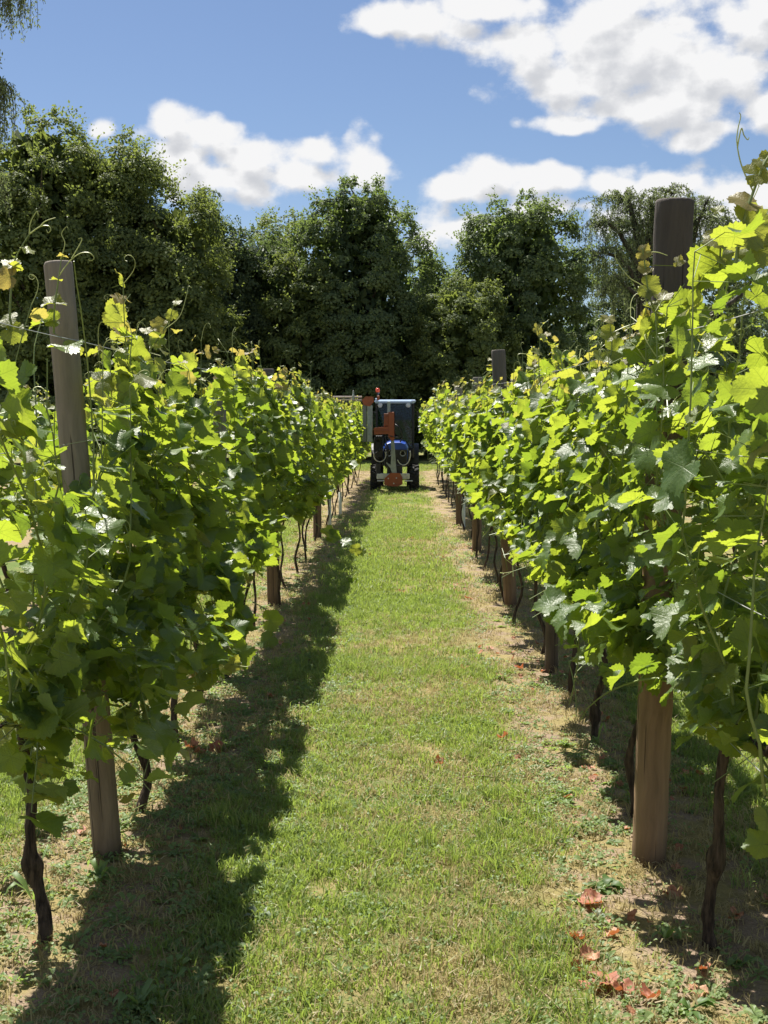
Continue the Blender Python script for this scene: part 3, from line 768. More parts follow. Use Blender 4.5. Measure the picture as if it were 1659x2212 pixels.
# ------------------------------------------------------------------ vines
def leaf_template(nout, ring, seed, crumple=0.0, young=0.0, teeth=True):
    """one vine leaf: petiole joint at the origin, tip along +y, upper side +z, petiole-to-tip length 1"""
    r = np.random.default_rng(seed)
    ctrl = np.array([(0, 1.0), (10, .95), (22, .86), (33, .79), (42, .81), (52, .90), (62, .93), (74, .85), (86, .77), (96, .74), (108, .80), (120, .79), (134, .72), (148, .64), (160, .53), (170, .36), (180, .14)])
    th = np.linspace(-180, 180, nout, endpoint=False) + 180 / nout
    ra = np.interp(np.abs(th), ctrl[:, 0], ctrl[:, 1])
    ra *= 1 + .05 * np.sin(np.deg2rad(th) + r.uniform(0, 6)) + .03 * np.sin(3 * np.deg2rad(th) + r.uniform(0, 6))
    if teeth:
        tz = np.where(np.arange(nout) % 2 == 0, 1.045, .935); ra *= 1 + (tz - 1) * r.uniform(.6, 1.25, nout)
    thr = np.deg2rad(th)
    def pts(f, idx): return np.stack([f * ra[idx] * np.sin(thr[idx]), f * ra[idx] * np.cos(thr[idx])], 1)
    rows = [np.zeros((1, 2))]; F = []
    if ring:
        idx = np.arange(0, nout, 2); k = len(idx)
        rows.append(pts(.55, idx)); rows.append(pts(1, np.arange(nout)))
        F += [(0, 1 + (i + 1) % k, 1 + i) for i in range(k - 1)]
        o = 1 + k
        for i in range(k - 1):
            a, b2 = 1 + i, 1 + i + 1; c0, c1, c2 = o + 2 * i, o + 2 * i + 1, o + 2 * i + 2
            F += [(a, c1, c0), (a, b2, c1), (b2, c2, c1)]
        F += [(1 + k - 1, o + nout - 1, o + nout - 2)]
    else:
        rows.append(pts(1, np.arange(nout)))
        F += [(0, 1 + i + 1, 1 + i) for i in range(nout - 1)]
    uv = np.vstack(rows); F = np.array(F)
    u, v = uv[:, 0], uv[:, 1]; rad = np.hypot(u, v); an = np.arctan2(u, v)
    fold = r.uniform(-.08, .50); droop = r.uniform(-.20, .42); ph = r.uniform(0, 6.28, 4)
    z = fold * np.abs(u) ** 1.25 - droop * v * np.abs(v) + .13 * rad ** 2 * np.sin(3 * an + ph[0]) + .09 * rad ** 2 * np.sin(5 * an + ph[1])
    z += -.16 * rad ** 3 * r.uniform(-.3, 1)
    z += r.uniform(-.2, .2) * u * rad
    z += .025 * r.normal(size=len(z)) * (rad > .8)
    V = np.stack([u, v, z], 1)
    if crumple:
        V[:, 2] += crumple * (.55 * rad ** 2 + .25 * rad * np.sin(4 * an + ph[2]) + .16 * np.sin(7 * u + ph[3]) * rad + .10 * np.sin(11 * v + ph[0]))
        sgn = 1 - .30 * crumple * rad; V[:, 0] *= sgn; V[:, 1] *= sgn
        V += r.normal(size=V.shape) * .035 * crumple
    return V, F[:, ::-1] if F.size and np.cross(V[F[0, 1]] - V[F[0, 0]], V[F[0, 2]] - V[F[0, 0]])[2] < 0 else F, uv

def template_mesh(T, mat, young):
    V, F, uv = T
    return mesh_np("leaf", V, F, [mat], uv=uv, smooth=True, attrs={'young': np.full(len(V), young)})
T0 = [leaf_template(56, True, 100 + i) for i in range(9)]
T0Y = [leaf_template(40, True, 130 + i) for i in range(4)]
T1 = [leaf_template(26, False, 160 + i, teeth=True) for i in range(6)]
T2 = [leaf_template(12, False, 180 + i, teeth=False) for i in range(5)]
ME0 = [template_mesh(t, M_LEAF, 0.0) for t in T0]
ME0M = [template_mesh(t, M_LEAF, 0.4) for t in T0[:5]]
ME0Y = [template_mesh(t, M_LEAF, 1.0) for t in T0Y]
ME1 = [template_mesh(t, M_LEAF, 0.0) for t in T1]
ME1M = [template_mesh(t, M_LEAF, 0.4) for t in T1[:3]]
ME1Y = [template_mesh(t, M_LEAF, 1.0) for t in T1[:3]]

PRISM_V = np.array([(math.cos(a), y, math.sin(a)) for y in (0, 1) for a in (0, 2.094, 4.189)]); PRISM_F = np.array([(0, 1, 4, 3), (1, 2, 5, 4), (2, 0, 3, 5)])
def petioles(mb, A, B, rad):
    d = B - A; L = np.linalg.norm(d, axis=1); K = len(A)
    Rm = frames(runit(K), d / L[:, None])
    Rm2 = Rm.copy(); Rm2[:, :, 0] *= rad; Rm2[:, :, 2] *= rad; Rm2[:, :, 1] *= L[:, None]
    V, F = tile(PRISM_V, PRISM_F, A, Rm2, np.ones(K)); mb.add(V, F)

def spiral(p, d, L, r, n=16):
    """tendril: leaves along d, arcs and ends in a curl"""
    d = np.array(d, float); d /= np.linalg.norm(d)
    s = np.cross(d, r.normal(size=3)); s /= np.linalg.norm(s); c = np.cross(d, s) * .25
    t = np.linspace(0, 1, n); turn = r.uniform(.7, 1.7) * 2 * math.pi
    k = turn * t ** 2.6; dirs = np.cos(k)[:, None] * d + np.sin(k)[:, None] * s + c
    step = L / n * (1.15 - .55 * t)
    return np.asarray(p) + np.vstack([[0, 0, 0], np.cumsum(dirs * step[:, None], 0)[:-1]])

def keep_clear(P, size):
    """no leaves right in front of the stretches of post that stand bare"""
    ok = np.ones(len(P), bool)
    for (B, T, rad, zlo, zhi, reach) in CLEAR:
        f = B[1] / np.maximum(P[:, 1], .5); Qx = P[:, 0] * f; Qz = CAM_H + (P[:, 2] - CAM_H) * f
        ax = B[0] + (T[0] - B[0]) * (Qz - B[2]) / (T[2] - B[2])
        ok &= ~((Qz > zlo) & (Qz < zhi) & (np.abs(Qx - ax) < rad + size * .7 * f) & (P[:, 1] < B[1] + .08) & (P[:, 1] > B[1] - reach))
    return ok
CLEAR = [(POST_SEGS[1][0], POST_SEGS[1][1], .05, 1.36, 2.4, 1.6), (POST_SEGS[0][0], POST_SEGS[0][1], .06, 2.08, 2.6, 1.8), (POST_SEGS[0][0], POST_SEGS[0][1], .055, -.1, .66, 1.8),
         (POST_SEGS[1][0], POST_SEGS[1][1], .05, -.1, .27, 1.6), (POST_SEGS[4][0], POST_SEGS[4][1], .05, 1.98, 2.4, 3), (POST_SEGS[5][0], POST_SEGS[5][1], .05, 2.02, 2.4, 3)]

def grow(xr, y0, span, aisle, r, dens, top, low, bulge, hang=0):
    """shoots and leaves of one vine; aisle = +1 / -1 is the side of the path.  returns shoots (list of paths) and leaf arrays"""
    far = min(1, max(0, (y0 - 11) / 6)) if aisle < 0 else 0
    def lim(z, more): return bulge * (max(.05, .38 - .25 * (z - .7)) * (1 - far) + .42 * far) + more
    shoots = []; P = []; N = []; T = []; Sz = []; Yg = []; A = []; own = []; nd = []
    ns = int(dens) + hang
    for i in range(ns):
        yb = y0 + span * (-.5 + (i + r.uniform(.1, .9)) / (ns - hang) if i < ns - hang else r.uniform(-.5, .5)); side = aisle if r.random() < .56 else -aisle
        p = np.array([xr + r.normal() * .025, yb, .80 + r.normal() * .03])
        kind = r.random() if i < ns - hang else 2.0
        if kind == 2.0: side = aisle if aisle > 0 else -aisle
        L = (r.uniform(.82, 1.05) if r.random() < .80 else r.uniform(1.05, 1.26)) * (top - .80)
        lean = side * r.uniform(.02, .30) * bulge; leany = r.normal() * .16
        n = max(8, int(L / .068)); step = L / n
        path = [p.copy()]
        if kind == 2.0:       # hangs down over the bare stems
            d = np.array([side * r.uniform(.0, .35), r.normal() * .6, .2]); turn = np.array([0, r.normal() * .03, -.26]); n = 8
        elif kind < .22:        # flops outward and hangs down
            d = np.array([side * .55, r.normal() * .35, 1.0]); turn = np.array([side * .16, r.normal() * .05, -.24]) * r.uniform(.7, 1.3)
        elif kind < .34:      # low shoot, droops along the foot of the row
            d = np.array([side * 1.0, r.normal() * .6, .35]); turn = np.array([side * .0, r.normal() * .04, -.20]); n = int(n * .55)
        else:
            d = np.array([lean * 1.6, leany, 1.0]); turn = np.array([-lean * .13, -leany * .1, .0])
        for k in range(n):
            d = d + turn + r.normal(size=3) * .09; d /= np.linalg.norm(d)
            q = path[-1] + d * step
            if abs(q[0] - xr) > lim(q[2], .0): d[0] *= -.2; q = path[-1] + d * step
            if q[2] < low + .06 or q[2] > top + .10 + .12 * r.random(): break
            path.append(q)
        path = np.array(path); m = len(path)
        if m < 4: continue
        tend = []
        base = len(shoots); tip_up = path[-1][2] > top - .35
        for k in range(m):
            fr = k / (m - 1)
            nl = 1 + (r.random() < .55) + 2 * (r.random() < .30) + (r.random() < .30 and fr < .8) + (fr < .35 and r.random() < .35)
            for q in range(nl):
                sd = (1 if (k + q) % 2 else -1)
                lat = np.array([(side if r.random() < .72 else -side) * r.uniform(.35, 1), sd * r.uniform(.2, 1.0), r.uniform(-.05, .75)])
                lat /= np.linalg.norm(lat)
                pl = r.uniform(.05, .125) * (1 if q == 0 else 1.3 if q == 1 else .55) * (1 - .55 * max(0, fr - .75) * 4 * tip_up)
                e = path[k] + lat * pl
                young = float(np.clip((fr - .84) / .16, 0, 1)) if tip_up or kind < .34 else (.5 * max(0, fr - .7) if kind == 2.0 else 0.0)
                s = (.040 + .064 * r.random() ** .75) * (.90 if y0 < 5.5 else 1.0) * (1.0 if q == 0 else r.uniform(.5, .95) if q == 1 else r.uniform(.30, .65)) * (1 - .66 * young)
                if q >= 2 and r.random() < .5: young = max(young, r.uniform(.15, .55))
                if young < .05 and r.random() < .025: young = r.uniform(.25, .5)
                lm = lim(e[2], .05); e[0] = xr + np.clip(e[0] - xr, -lm, lm)
                og = np.sign(e[0] - xr) if abs(e[0] - xr) > .05 else side
                nv = np.array([og * r.uniform(.0, .75) - .10, r.normal() * .35 + .12, r.uniform(.35, 1.15)]) + r.normal(size=3) * .34
                tv = np.array([og * r.uniform(.2, .9), r.normal() * .6, -r.uniform(.1, .8)]) + lat * .45
                if young > .5: nv += lat; tv += np.array([0, 0, .7])
                P.append(e); N.append(nv); T.append(tv); Sz.append(s); Yg.append(young); A.append(path[k]); own.append(base); nd.append(k)
            if fr > .45 and r.random() < .16 or (k == m - 1 and tip_up):
                dd = path[k] - path[k - 1]; dd = dd / np.linalg.norm(dd) + r.normal(size=3) * .5 + np.array([side * .3, 0, .25])
                tend.append(spiral(path[k], dd, r.uniform(.10, .24), r))
        shoots.append((path, tend))
    P, N, T = np.array(P), np.array(N), np.array(T); Sz, Yg, A, own, nd = np.array(Sz), np.array(Yg), np.array(A), np.array(own), np.array(nd)
    if aisle < 0 and y0 < 4.5: A_hi = (A[:, 2] > 2.06) & (A[:, 0] / A[:, 1] < .275)
    else: A_hi = np.zeros(len(A), bool)
    ok = ~A_hi & (P[:, 2] - .7 * Sz > low - .06 + (.45 if low < .5 and aisle > 0 else .95) * np.maximum(0, (np.abs(P[:, 0] - xr) if aisle > 0 else xr - P[:, 0] + .16 * (low < .5)) - .04)) & keep_clear(P, Sz * 1.0) & keep_clear(A, Sz * 0) & (Sz > .019)
    if aisle > 0: ok &= ~((P[:, 0] < xr - .06) & (r.random(len(P)) < .72))      # the sunny back of the row is thinner
    if span < 1.0: ok &= (P[:, 0] / P[:, 1] > .255 + .05 * (P[:, 2] < 1.2)) & (A[:, 0] / A[:, 1] > .285)
    kept = []; cut = np.full(len(shoots), 99)
    for path, tend in shoots:
        bad = ~(keep_clear(path, np.zeros(len(path))) & (path[:, 2] > np.minimum(.76, low + .5 * np.maximum(0, np.abs(path[:, 0] - xr) - .06))))
        if aisle < 0 and y0 < 4.5: bad |= (path[:, 2] > 2.06) & (path[:, 0] / path[:, 1] < .275)
        bad[:3] = False
        k = int(np.argmax(bad)) if bad.any() else len(path)
        if k < 5: cut[len(kept)] = -1; kept.append((None, [])); continue
        cut[len(kept)] = k
        if span < 1.0 and ((path[:, 0] / path[:, 1]).min() < .255 or path[:, 2].min() < .70): cut[len(kept)] = -1; kept.append((None, [])); continue
        tend = [t for t in tend if keep_clear(t, np.zeros(len(t))).all() and t[:, 2].min() > low and not span < 1.0 and t[:, 2].max() < top + .30]
        kept.append((path[:max(k, 2)], tend if k == len(path) else []))
    shoots = kept; ok &= nd <= cut[own]
    return shoots, P[ok], N[ok], T[ok], Sz[ok], Yg[ok], A[ok], own[ok]

def trunk_path(base, r, lean, h=.80):
    z = np.linspace(-.06, 1, 16); z = np.where(z < 0, z, z) * h
    k1, k2 = r.uniform(.015, .04), r.uniform(.008, .02)
    x = k1 * np.sin(z * r.uniform(4, 7) + r.uniform(0, 6)) + k2 * np.sin(z * r.uniform(12, 17) + r.uniform(0, 6)) + lean * z
    y = k1 * np.sin(z * r.uniform(4, 7) + r.uniform(0, 6)) + k2 * np.sin(z * r.uniform(12, 17) + r.uniform(0, 6))
    return np.stack([x - x[1], y - y[1], z], 1)
def make_trunk(e, r, rad, lean, knob, sides, stake=False):
    P = trunk_path(e.location, r, lean); P = smooth_path(P, 40)
    b = MB(); q = np.clip(P[:, 2] / .8, 0, 1)
    rr = rad * (1.25 - .4 * q + .35 * np.exp(-(q / .05) ** 2) + .12 * np.sin(q * 31 + r.uniform(0, 6)) * r.uniform(.5, 1))
    if knob: rr = rr + rad * .85 * np.exp(-((q - knob) / .055) ** 2)
    b.tube(P, rr, sides)
    V = b.V[-1]; n = len(V) - 2
    ring = V[:n].reshape(-1, sides, 3); th = np.arange(sides) * 2 * math.pi / sides
    wob = 1 + .20 * np.sin(th * 3 + ring[:, :1, 2] * 9 + r.uniform(0, 6)) + .10 * r.normal(size=ring.shape[:2])
    ring[:] = P[:, None] + (ring - P[:, None]) * wob[..., None]
    b.build("trunk", M_BARK, e, True)
    return P[-1]

ORD = ['first', 'second', 'third', 'fourth', 'fifth', 'sixth', 'seventh', 'eighth', 'ninth', 'tenth', 'eleventh', 'twelfth', 'thirteenth']
N_LEAF = [0]
def make_vine(side, i, y0, label, group, span, n_single, seed, trunk_at=None, dens=15, rad=.017, knob=0.0, stake=False, lean=0.0, shift=0.0, hang=0):
    r = np.random.default_rng(seed)
    xr = ROW_L if side < 0 else ROW_R
    aisle = 1 if side < 0 else -1
    bx = (trunk_at.x if trunk_at else xr + r.normal() * .03); by = trunk_at.y if trunk_at else y0
    e = thing('grape_vine', label, 'grape vine', (bx, by, float(gz(bx, by)) - .005), group)
    O = np.array(e.location)
    near = y0 < 9.0
    tip = make_trunk(e, r, rad, lean, knob, 12 if near else 7)
    if near or y0 < 14:
        b = MB()
        for sg in (-1, 1):
            c = np.array([xr, y0, .80]) - O
            b.tube(smooth_path([tip + [0, 0, -.05], tip * .5 + c * .5 + [0, sg * .12, .03], c + [0, sg * span * .30, .01 * r.normal()], c + [0, sg * span * .52, .0]], 9), np.linspace(rad * .8, rad * .35, 9), 6)
        b.build("cordon", M_BARK, e, True)
    top = 1.99 + .05 * math.sin(y0 * 1.7 + side)
    if side < 0: top -= .13 * min(1, max(0, (y0 - 12) / 7))
    if span < 1.0: top -= .28
    if side < 0 and i == 0: top += .09
    if side > 0: top += .13 * min(1, max(0, (5.2 - y0) / 1.2))
    low = (.46 if i == 0 else .40 if i == 1 else .56) if side < 0 else (.46 if y0 < 4.5 else .68)
    sh, P, N, T, Sz, Yg, A, own = grow(xr, y0, span, aisle, r, dens, top, low, 1.0 if side < 0 else 1.08, hang)
    Rm = frames(N, T); K = len(P)
    # the leaves that show towards the path and the sky become single parts
    score = (P[:, 0] - xr) * aisle * 1.4 + np.maximum(0, P[:, 2] - 1.55) * .7 - (P[:, 1] - y0) * .12 + Sz * 2.0 + r.random(K) * .22
    order = np.argsort(-score)
    single = order[:n_single]; rest = order[n_single:]
    for k in single:
        yk = Yg[k]
        if y0 < 10.5: pool = ME0Y if yk > .6 else (ME0M if yk > .2 else ME0)
        else: pool = ME1Y if yk > .6 else (ME1M if yk > .2 else ME1)
        o = bpy.data.objects.new("leaf", pool[int(r.integers(len(pool)))]); COL.objects.link(o); o.parent = e
        M = Matrix(Rm[k].tolist()).to_4x4() * 1.0
        o.location = (P[k] - O).tolist(); o.rotation_euler = M.to_euler(); s = float(Sz[k]); o.scale = (s * r.uniform(.92, 1.1), s, s)
    N_LEAF[0] += len(single)
    if shift: e.location.y += shift
    if len(rest):
        TS = T0[:6] if y0 < 5.2 else (T1 if y0 < 15 else T2); Vs, Fs, Us, ti, yo = [], [], [], [], []; off = 0
        pick = r.integers(len(TS), size=len(rest))
        for j, (tv, tf, tuv) in enumerate(TS):
            kk = rest[pick == j]
            if not len(kk): continue
            V, F = tile(tv, tf, P[kk] - O, Rm[kk], Sz[kk]); Vs.append(V); Fs.append(F + off); off += len(V)
            Us.append(np.tile(tuv, (len(kk), 1))); ti.append(np.repeat(r.random(len(kk)), len(tv))); yo.append(np.repeat(Yg[kk], len(tv)))
        me = mesh_np("foliage", np.vstack(Vs), np.vstack(Fs), [M_LEAF], uv=np.vstack(Us), smooth=True, attrs={'tint': np.concatenate(ti), 'young': np.concatenate(yo)})
        tag(obj("foliage", me, e), kind='stuff')
    # shoots and tendrils
    if y0 < 8.6:
        for j, (path, tend) in enumerate(sh):
            if path is None: continue
            b = MB(); b.tube(path - O, np.linspace(.0048, .0017, len(path)), 5)
            s = own == j
            if s.any(): petioles(b, A[s] - O, P[s] - O, .0013)
            so = b.build("shoot", M_SHOOT, e)
            for tp in tend:
                b = MB(); b.tube(tp - O, np.linspace(.0017, .0008, len(tp)), 4); b.build("tendril", M_TENDRIL, so)
    else:
        b = MB()
        for (path, tend) in sh:
            if path is None: continue
            b.tube(path - O, np.linspace(.0045, .0016, len(path)), 4, cap=False)
            for tp in tend: b.tube(tp[::2] - O, .0014, 3, cap=False)
        if y0 < 16: petioles(b, A - O, P - O, .0013)
        tag(b.build("shoots", M_SHOOT, e), kind='stuff')
    return e

VINES = {}
def build_vines():
    trunks = {-1: [(95, 2035), (304, 1757), (377, 1617), (430, 1512)], 1: [(1535, 2052), None, (1284, 1602), (1236, 1505)]}
    names = {-1: ['black knotty vine at the left edge, in front of the leaning grey post', 'slender straight vine just beyond the leaning grey post', 'short kinked vine with red leaves at its foot, left row', 'thin upright vine just before the slim pale grey post'],
             1: ['thick knotty vine at the right edge, in front of the tall thick post', 'vine hidden behind the tall thick post in the right row', 'crooked dark vine between the thick post and the slim dark post', 'thin vine tied to a stake beside the slim dark post']}
    for side in (-1, 1):
        y = 3.79 if side < 0 else 3.72
        i = 0; sp = 1.08 if side < 0 else 1.13
        row = 'left' if side < 0 else 'right'; ref = 'slim pale grey post' if side < 0 else 'slim dark post'
        while y < 31.5:
            tp = trunks[side][i] if i < 4 else None
            tpos = ground(*tp) if tp else None
            yy = y
            if i < 4: lab, grp = names[side][i], 'grape vines of the two rows'
            elif i - 4 < 8: lab, grp = f'{ORD[i - 4]} vine past the {ref}, counting along the {row} row', 'grape vines of the two rows'
            elif y < 24: lab, grp = f'vine merged into the distant leaf wall of the {row} row before the tractor', f'far vines of the {row} row'
            else: lab, grp = f'vine at the far end of the {row} row, level with or beyond the tractor', f'end vines of the {row} row'
            ns = 250 if y < 7.4 else 180 if y < 10.5 else 90 if y < 14 else 24 if y < 17 else 0
            VINES[(side, i)] = make_vine(side, i, yy, lab, grp, sp * 1.12, ns, 1000 + i * 7 + (500 if side > 0 else 0), tpos,
                                         dens=((21 if y < 5.5 else 15) if side < 0 else 22 if y < 6.5 else 18 if y < 12 else 16 if y < 20 else 12), rad=(.0150 if i == 0 else .0135 if i < 4 else .0085 + .003 * random.random()),
                                         hang=(7 if side < 0 and i == 0 else 3 if side < 0 and i == 1 else 5 if side > 0 and i == 0 else 0),
                                         knob=(.30 if i == 0 and side < 0 else .36 if i == 0 else .17 if (side > 0 and i == 2) else 0.0))
            y += sp; i += 1
build_vines()
# a short piece of vine nearer than the picture's edge, and the neighbouring rows that show through the gaps
VINES[(1, -1)] = make_vine(1, -1, 2.82, 'nearest vine of the right row, its big leaves cut by the right edge', 'grape vines of the two rows', .66, 150, 4001, None, dens=12)
def neighbour_rows():
    global ROW_L, ROW_R
    sl, sr = ROW_L, ROW_R
    ROW_L, ROW_R = sl - 2.03, sr + 2.03
    for side, ys in ((1, np.arange(2.6, 12, 1.15)), (-1, np.arange(6.0, 14, 1.15))):
        for k, y in enumerate(ys):
            make_vine(side, 50 + k, float(y) + 9.0, 'vine of the next row, glimpsed through the ' + ('right' if side > 0 else 'left') + ' row', 'vines of the neighbouring ' + ('right' if side > 0 else 'left') + ' row', 1.3, 0, 6000 + k + 100 * side, None, dens=13, shift=-9.0)
    ROW_L, ROW_R = sl, sr
neighbour_rows()

# shoots and leaves that stand out singly against the sky, the posts and the grass
def px_path(pts, n=None):
    P = np.array([np.array(at(a, b, c)) for (a, b, c) in pts]); return smooth_path(P, n or 4 * len(P))
def standout(v, main, tendrils, leaves, r0=.0042, r1=.0016, seed=0):
    """main: (px,py,Y) path; leaves: (px, py, Y, size, young, tilt) with tilt = how edge-on the blade stands"""
    r = np.random.default_rng(900 + seed)
    O = np.array(v.location); main = px_path(main); b = MB(); b.tube(main - O, np.linspace(r0, r1, len(main)), 6)
    A, B = [], []
    for (a, c, Y, s, yg, tilt) in leaves:
        p = np.array(at(a, c, Y)); k = int(np.argmin(np.linalg.norm(main - p, axis=1))); tv = p - main[k]
        tv = tv / (np.linalg.norm(tv) + 1e-6) + np.array([0, 0, -.35]) + r.normal(size=3) * .15
        nv = np.array([0, -1.0, 0]) * (1 - tilt) + np.array([0, .25, 1.0]) * tilt + r.normal(size=3) * .18
        Rm = frames(nv[None], tv[None])[0]
        j = p - Rm[:, 1] * s * .35
        pool = ME0Y if yg > .6 else (ME0M if yg > .2 else ME0)
        o = bpy.data.objects.new("leaf", pool[int(r.integers(len(pool)))]); COL.objects.link(o); o.parent = v
        o.location = (j - O).tolist(); o.rotation_euler = Matrix(Rm.tolist()).to_euler(); o.scale = (s, s, s)
        A.append(main[k]); B.append(j)
    if A: petioles(b, np.array(A) - O, np.array(B) - O, .0015)
    so = b.build("shoot", M_SHOOT, v)
    for t in tendrils:
        q = px_path(t, 5 * len(t)); tb = MB(); tb.tube(q - O, np.linspace(.0021, .0011, len(q)), 5); tb.build("tendril", M_TENDRIL, so)

def build_standouts():
    L0, L1, L2, R0, R1, R2 = (VINES[k] for k in ((-1, 0), (-1, 1), (-1, 2), (1, 0), (1, 1), (1, 2)))
    Y = 3.75
    standout(L0, [(20, 720, Y), (24, 620, Y), (33, 560, Y), (63, 506, Y)],
             [[(63, 506, Y), (66, 480, Y), (79, 457, Y), (82, 462, Y)], [(63, 506, Y), (86, 490, Y), (104, 488, Y), (110, 496, Y), (104, 503, Y), (100, 496, Y)], [(86, 490, Y), (98, 478, Y), (120, 470, Y)]],
             [(64, 541, Y, .030, .9, .5), (6, 598, Y, .052, .9, .1), (18, 566, Y, .038, .9, .4), (38, 577, Y, .03, .9, .8), (10, 690, Y, .045, .6, .5), (35, 720, Y, .05, .5, .4)], seed=1)
    Y = 4.15
    standout(L0, [(116, 720, Y), (118, 660, Y), (124, 620, Y), (128, 590, Y), (133, 556, Y)],
             [[(131, 560, Y), (140, 526, Y), (133, 505, Y), (143, 490, Y), (147, 493, Y)], [(126, 598, Y), (149, 566, Y), (172, 548, Y), (192, 546, Y), (203, 556, Y), (198, 563, Y), (190, 561, Y)], [(155, 558, Y), (175, 523, Y), (176, 514, Y), (169, 516, Y)]],
             [(133, 553, Y, .026, .8, .8), (118, 603, Y, .03, .9, .7), (122, 655, Y, .055, .4, .55), (82, 698, Y, .06, .1, .5), (108, 690, Y, .04, .3, .3), (150, 752, Y, .075, .1, .6)], seed=2)
    Y = 4.22
    standout(L0, [(120, 1400, Y), (150, 1300, Y), (165, 1200, Y), (160, 1100, Y), (175, 1030, Y)], [],
             [(150, 1085, Y, .085, .05, .35), (196, 1110, Y, .075, .0, .25), (165, 1165, Y, .095, .1, .3), (205, 1205, Y, .08, .0, .4), (150, 1240, Y, .09, .05, .25), (196, 1275, Y, .095, .0, .3), (170, 1330, Y, .09, .1, .4), (212, 1350, Y, .085, .0, .3), (180, 1050, Y, .05, .2, .4)], seed=15)
    Y = 5.7
    standout(L1, [(278, 847, Y), (314, 774, Y), (350, 718, Y), (366, 690, Y), (376, 655, Y)],
             [[(350, 716, Y), (387, 685, Y), (402, 642, Y), (407, 619, Y), (414, 622, Y)], [(300, 762, Y), (292, 722, Y), (272, 703, Y), (252, 706, Y)], [(293, 724, Y), (300, 700, Y), (311, 688, Y), (314, 690, Y)]],
             [(370, 677, Y, .040, .9, .3), (340, 700, Y, .055, .9, .2), (385, 652, Y, .03, .9, .6), (312, 712, Y, .04, .9, .6), (334, 735, Y, .06, .4, .2)], seed=3)
    Y = 3.12
    standout(R0, [(1588, 600, Y), (1592, 550, Y), (1601, 495, Y), (1611, 463, Y), (1627, 415, Y), (1648, 360, Y), (1662, 335, Y)],
             [[(1626, 412, Y), (1602, 358, Y), (1592, 309, Y), (1594, 279, Y), (1600, 252, Y), (1597, 243, Y)], [(1593, 318, Y), (1597, 295, Y), (1602, 277, Y), (1607, 292, Y), (1615, 302, Y), (1618, 297, Y)]],
             [(1600, 432, Y, .058, .7, .62), (1645, 375, Y, .05, .75, .35), (1636, 500, Y, .085, .3, .35), (1655, 540, Y, .07, .6, .3), (1658, 352, Y, .04, .9, .3)], r0=.0055, r1=.003, seed=4)
    Y = 3.35
    standout(R0, [(1560, 680, Y), (1552, 620, Y), (1556, 540, Y), (1550, 470, Y)], [[(1556, 520, Y), (1575, 505, Y), (1580, 520, Y), (1600, 528, Y)]],
             [(1538, 518, Y, .045, .8, .4), (1522, 590, Y, .088, .12, .15), (1560, 560, Y, .05, .6, .4), (1549, 452, Y, .022, .95, .5)], seed=5)
    Y = 4.0
    standout(R0, [(1432, 740, Y), (1418, 680, Y), (1402, 640, Y), (1394, 580, Y), (1388, 535, Y)],
             [[(1400, 620, Y), (1425, 652, Y), (1440, 655, Y)], [(1405, 640, Y), (1385, 616, Y), (1360, 600, Y), (1333, 565, Y), (1328, 540, Y)], [(1396, 545, Y), (1420, 545, Y), (1442, 552, Y)]],
             [(1395, 546, Y, .034, .9, .3), (1388, 580, Y, .034, .95, .3), (1410, 622, Y, .05, .6, .3), (1440, 640, Y, .042, .9, .3), (1412, 665, Y, .06, .5, .4), (1470, 565, Y, .026, .8, .4), (1470, 690, Y, .085, .05, .35), (1436, 705, Y, .07, .15, .25), (1505, 680, Y, .08, .1, .3), (1462, 740, Y + .2, .09, .0, .2), (1420, 745, Y + .2, .085, .05, .3), (1495, 745, Y + .1, .09, .05, .4), (1450, 665, Y - .05, .05, .4, .5)], seed=6)
    Y = 4.9
    standout(R1, [(1330, 860, Y), (1318, 800, Y), (1322, 740, Y), (1316, 690, Y)], [[(1318, 700, Y), (1296, 690, Y), (1284, 700, Y), (1290, 708, Y)], [(1320, 720, Y), (1350, 706, Y), (1372, 698, Y)]],
             [(1316, 690, Y, .04, .9, .4), (1310, 722, Y, .05, .9, .4), (1336, 760, Y, .07, .4, .3)], seed=7)
    Y = 7.2
    standout(VINES[(1, 3)], [(1170, 850, Y), (1164, 790, Y), (1166, 740, Y), (1160, 705, Y)], [[(1162, 715, Y), (1174, 700, Y), (1186, 690, Y)], [(1163, 770, Y), (1120, 765, Y), (1126, 795, Y)]],
             [(1165, 712, Y, .045, .9, .4), (1175, 728, Y, .05, .9, .5), (1156, 760, Y, .05, .6, .4)], seed=8)
    # low shoots that reach into the path on the left
    Y = 5.0
    standout(L1, [(290, 1468, Y), (330, 1440, Y), (350, 1420, Y - .05), (362, 1395, Y - .1)], [], [(378, 1400, Y - .1, .105, .12, .25), (404, 1440, Y - .1, .06, .2, .2)], seed=9)
    standout(L1, [(285, 1462, Y), (320, 1462, Y - .1), (390, 1470, Y - .15), (440, 1452, Y - .2), (500, 1436, Y - .25), (522, 1432, Y - .25)], [[(505, 1436, Y - .25), (530, 1440, Y - .25), (540, 1438, Y - .25)]],
             [(358, 1478, Y - .12, .110, .05, .25), (432, 1440, Y - .2, .065, .55, .2), (446, 1470, Y - .2, .06, .5, .3), (508, 1436, Y - .25, .045, .85, .4), (490, 1450, Y - .25, .04, .8, .6)], seed=10)
    Y = 3.85
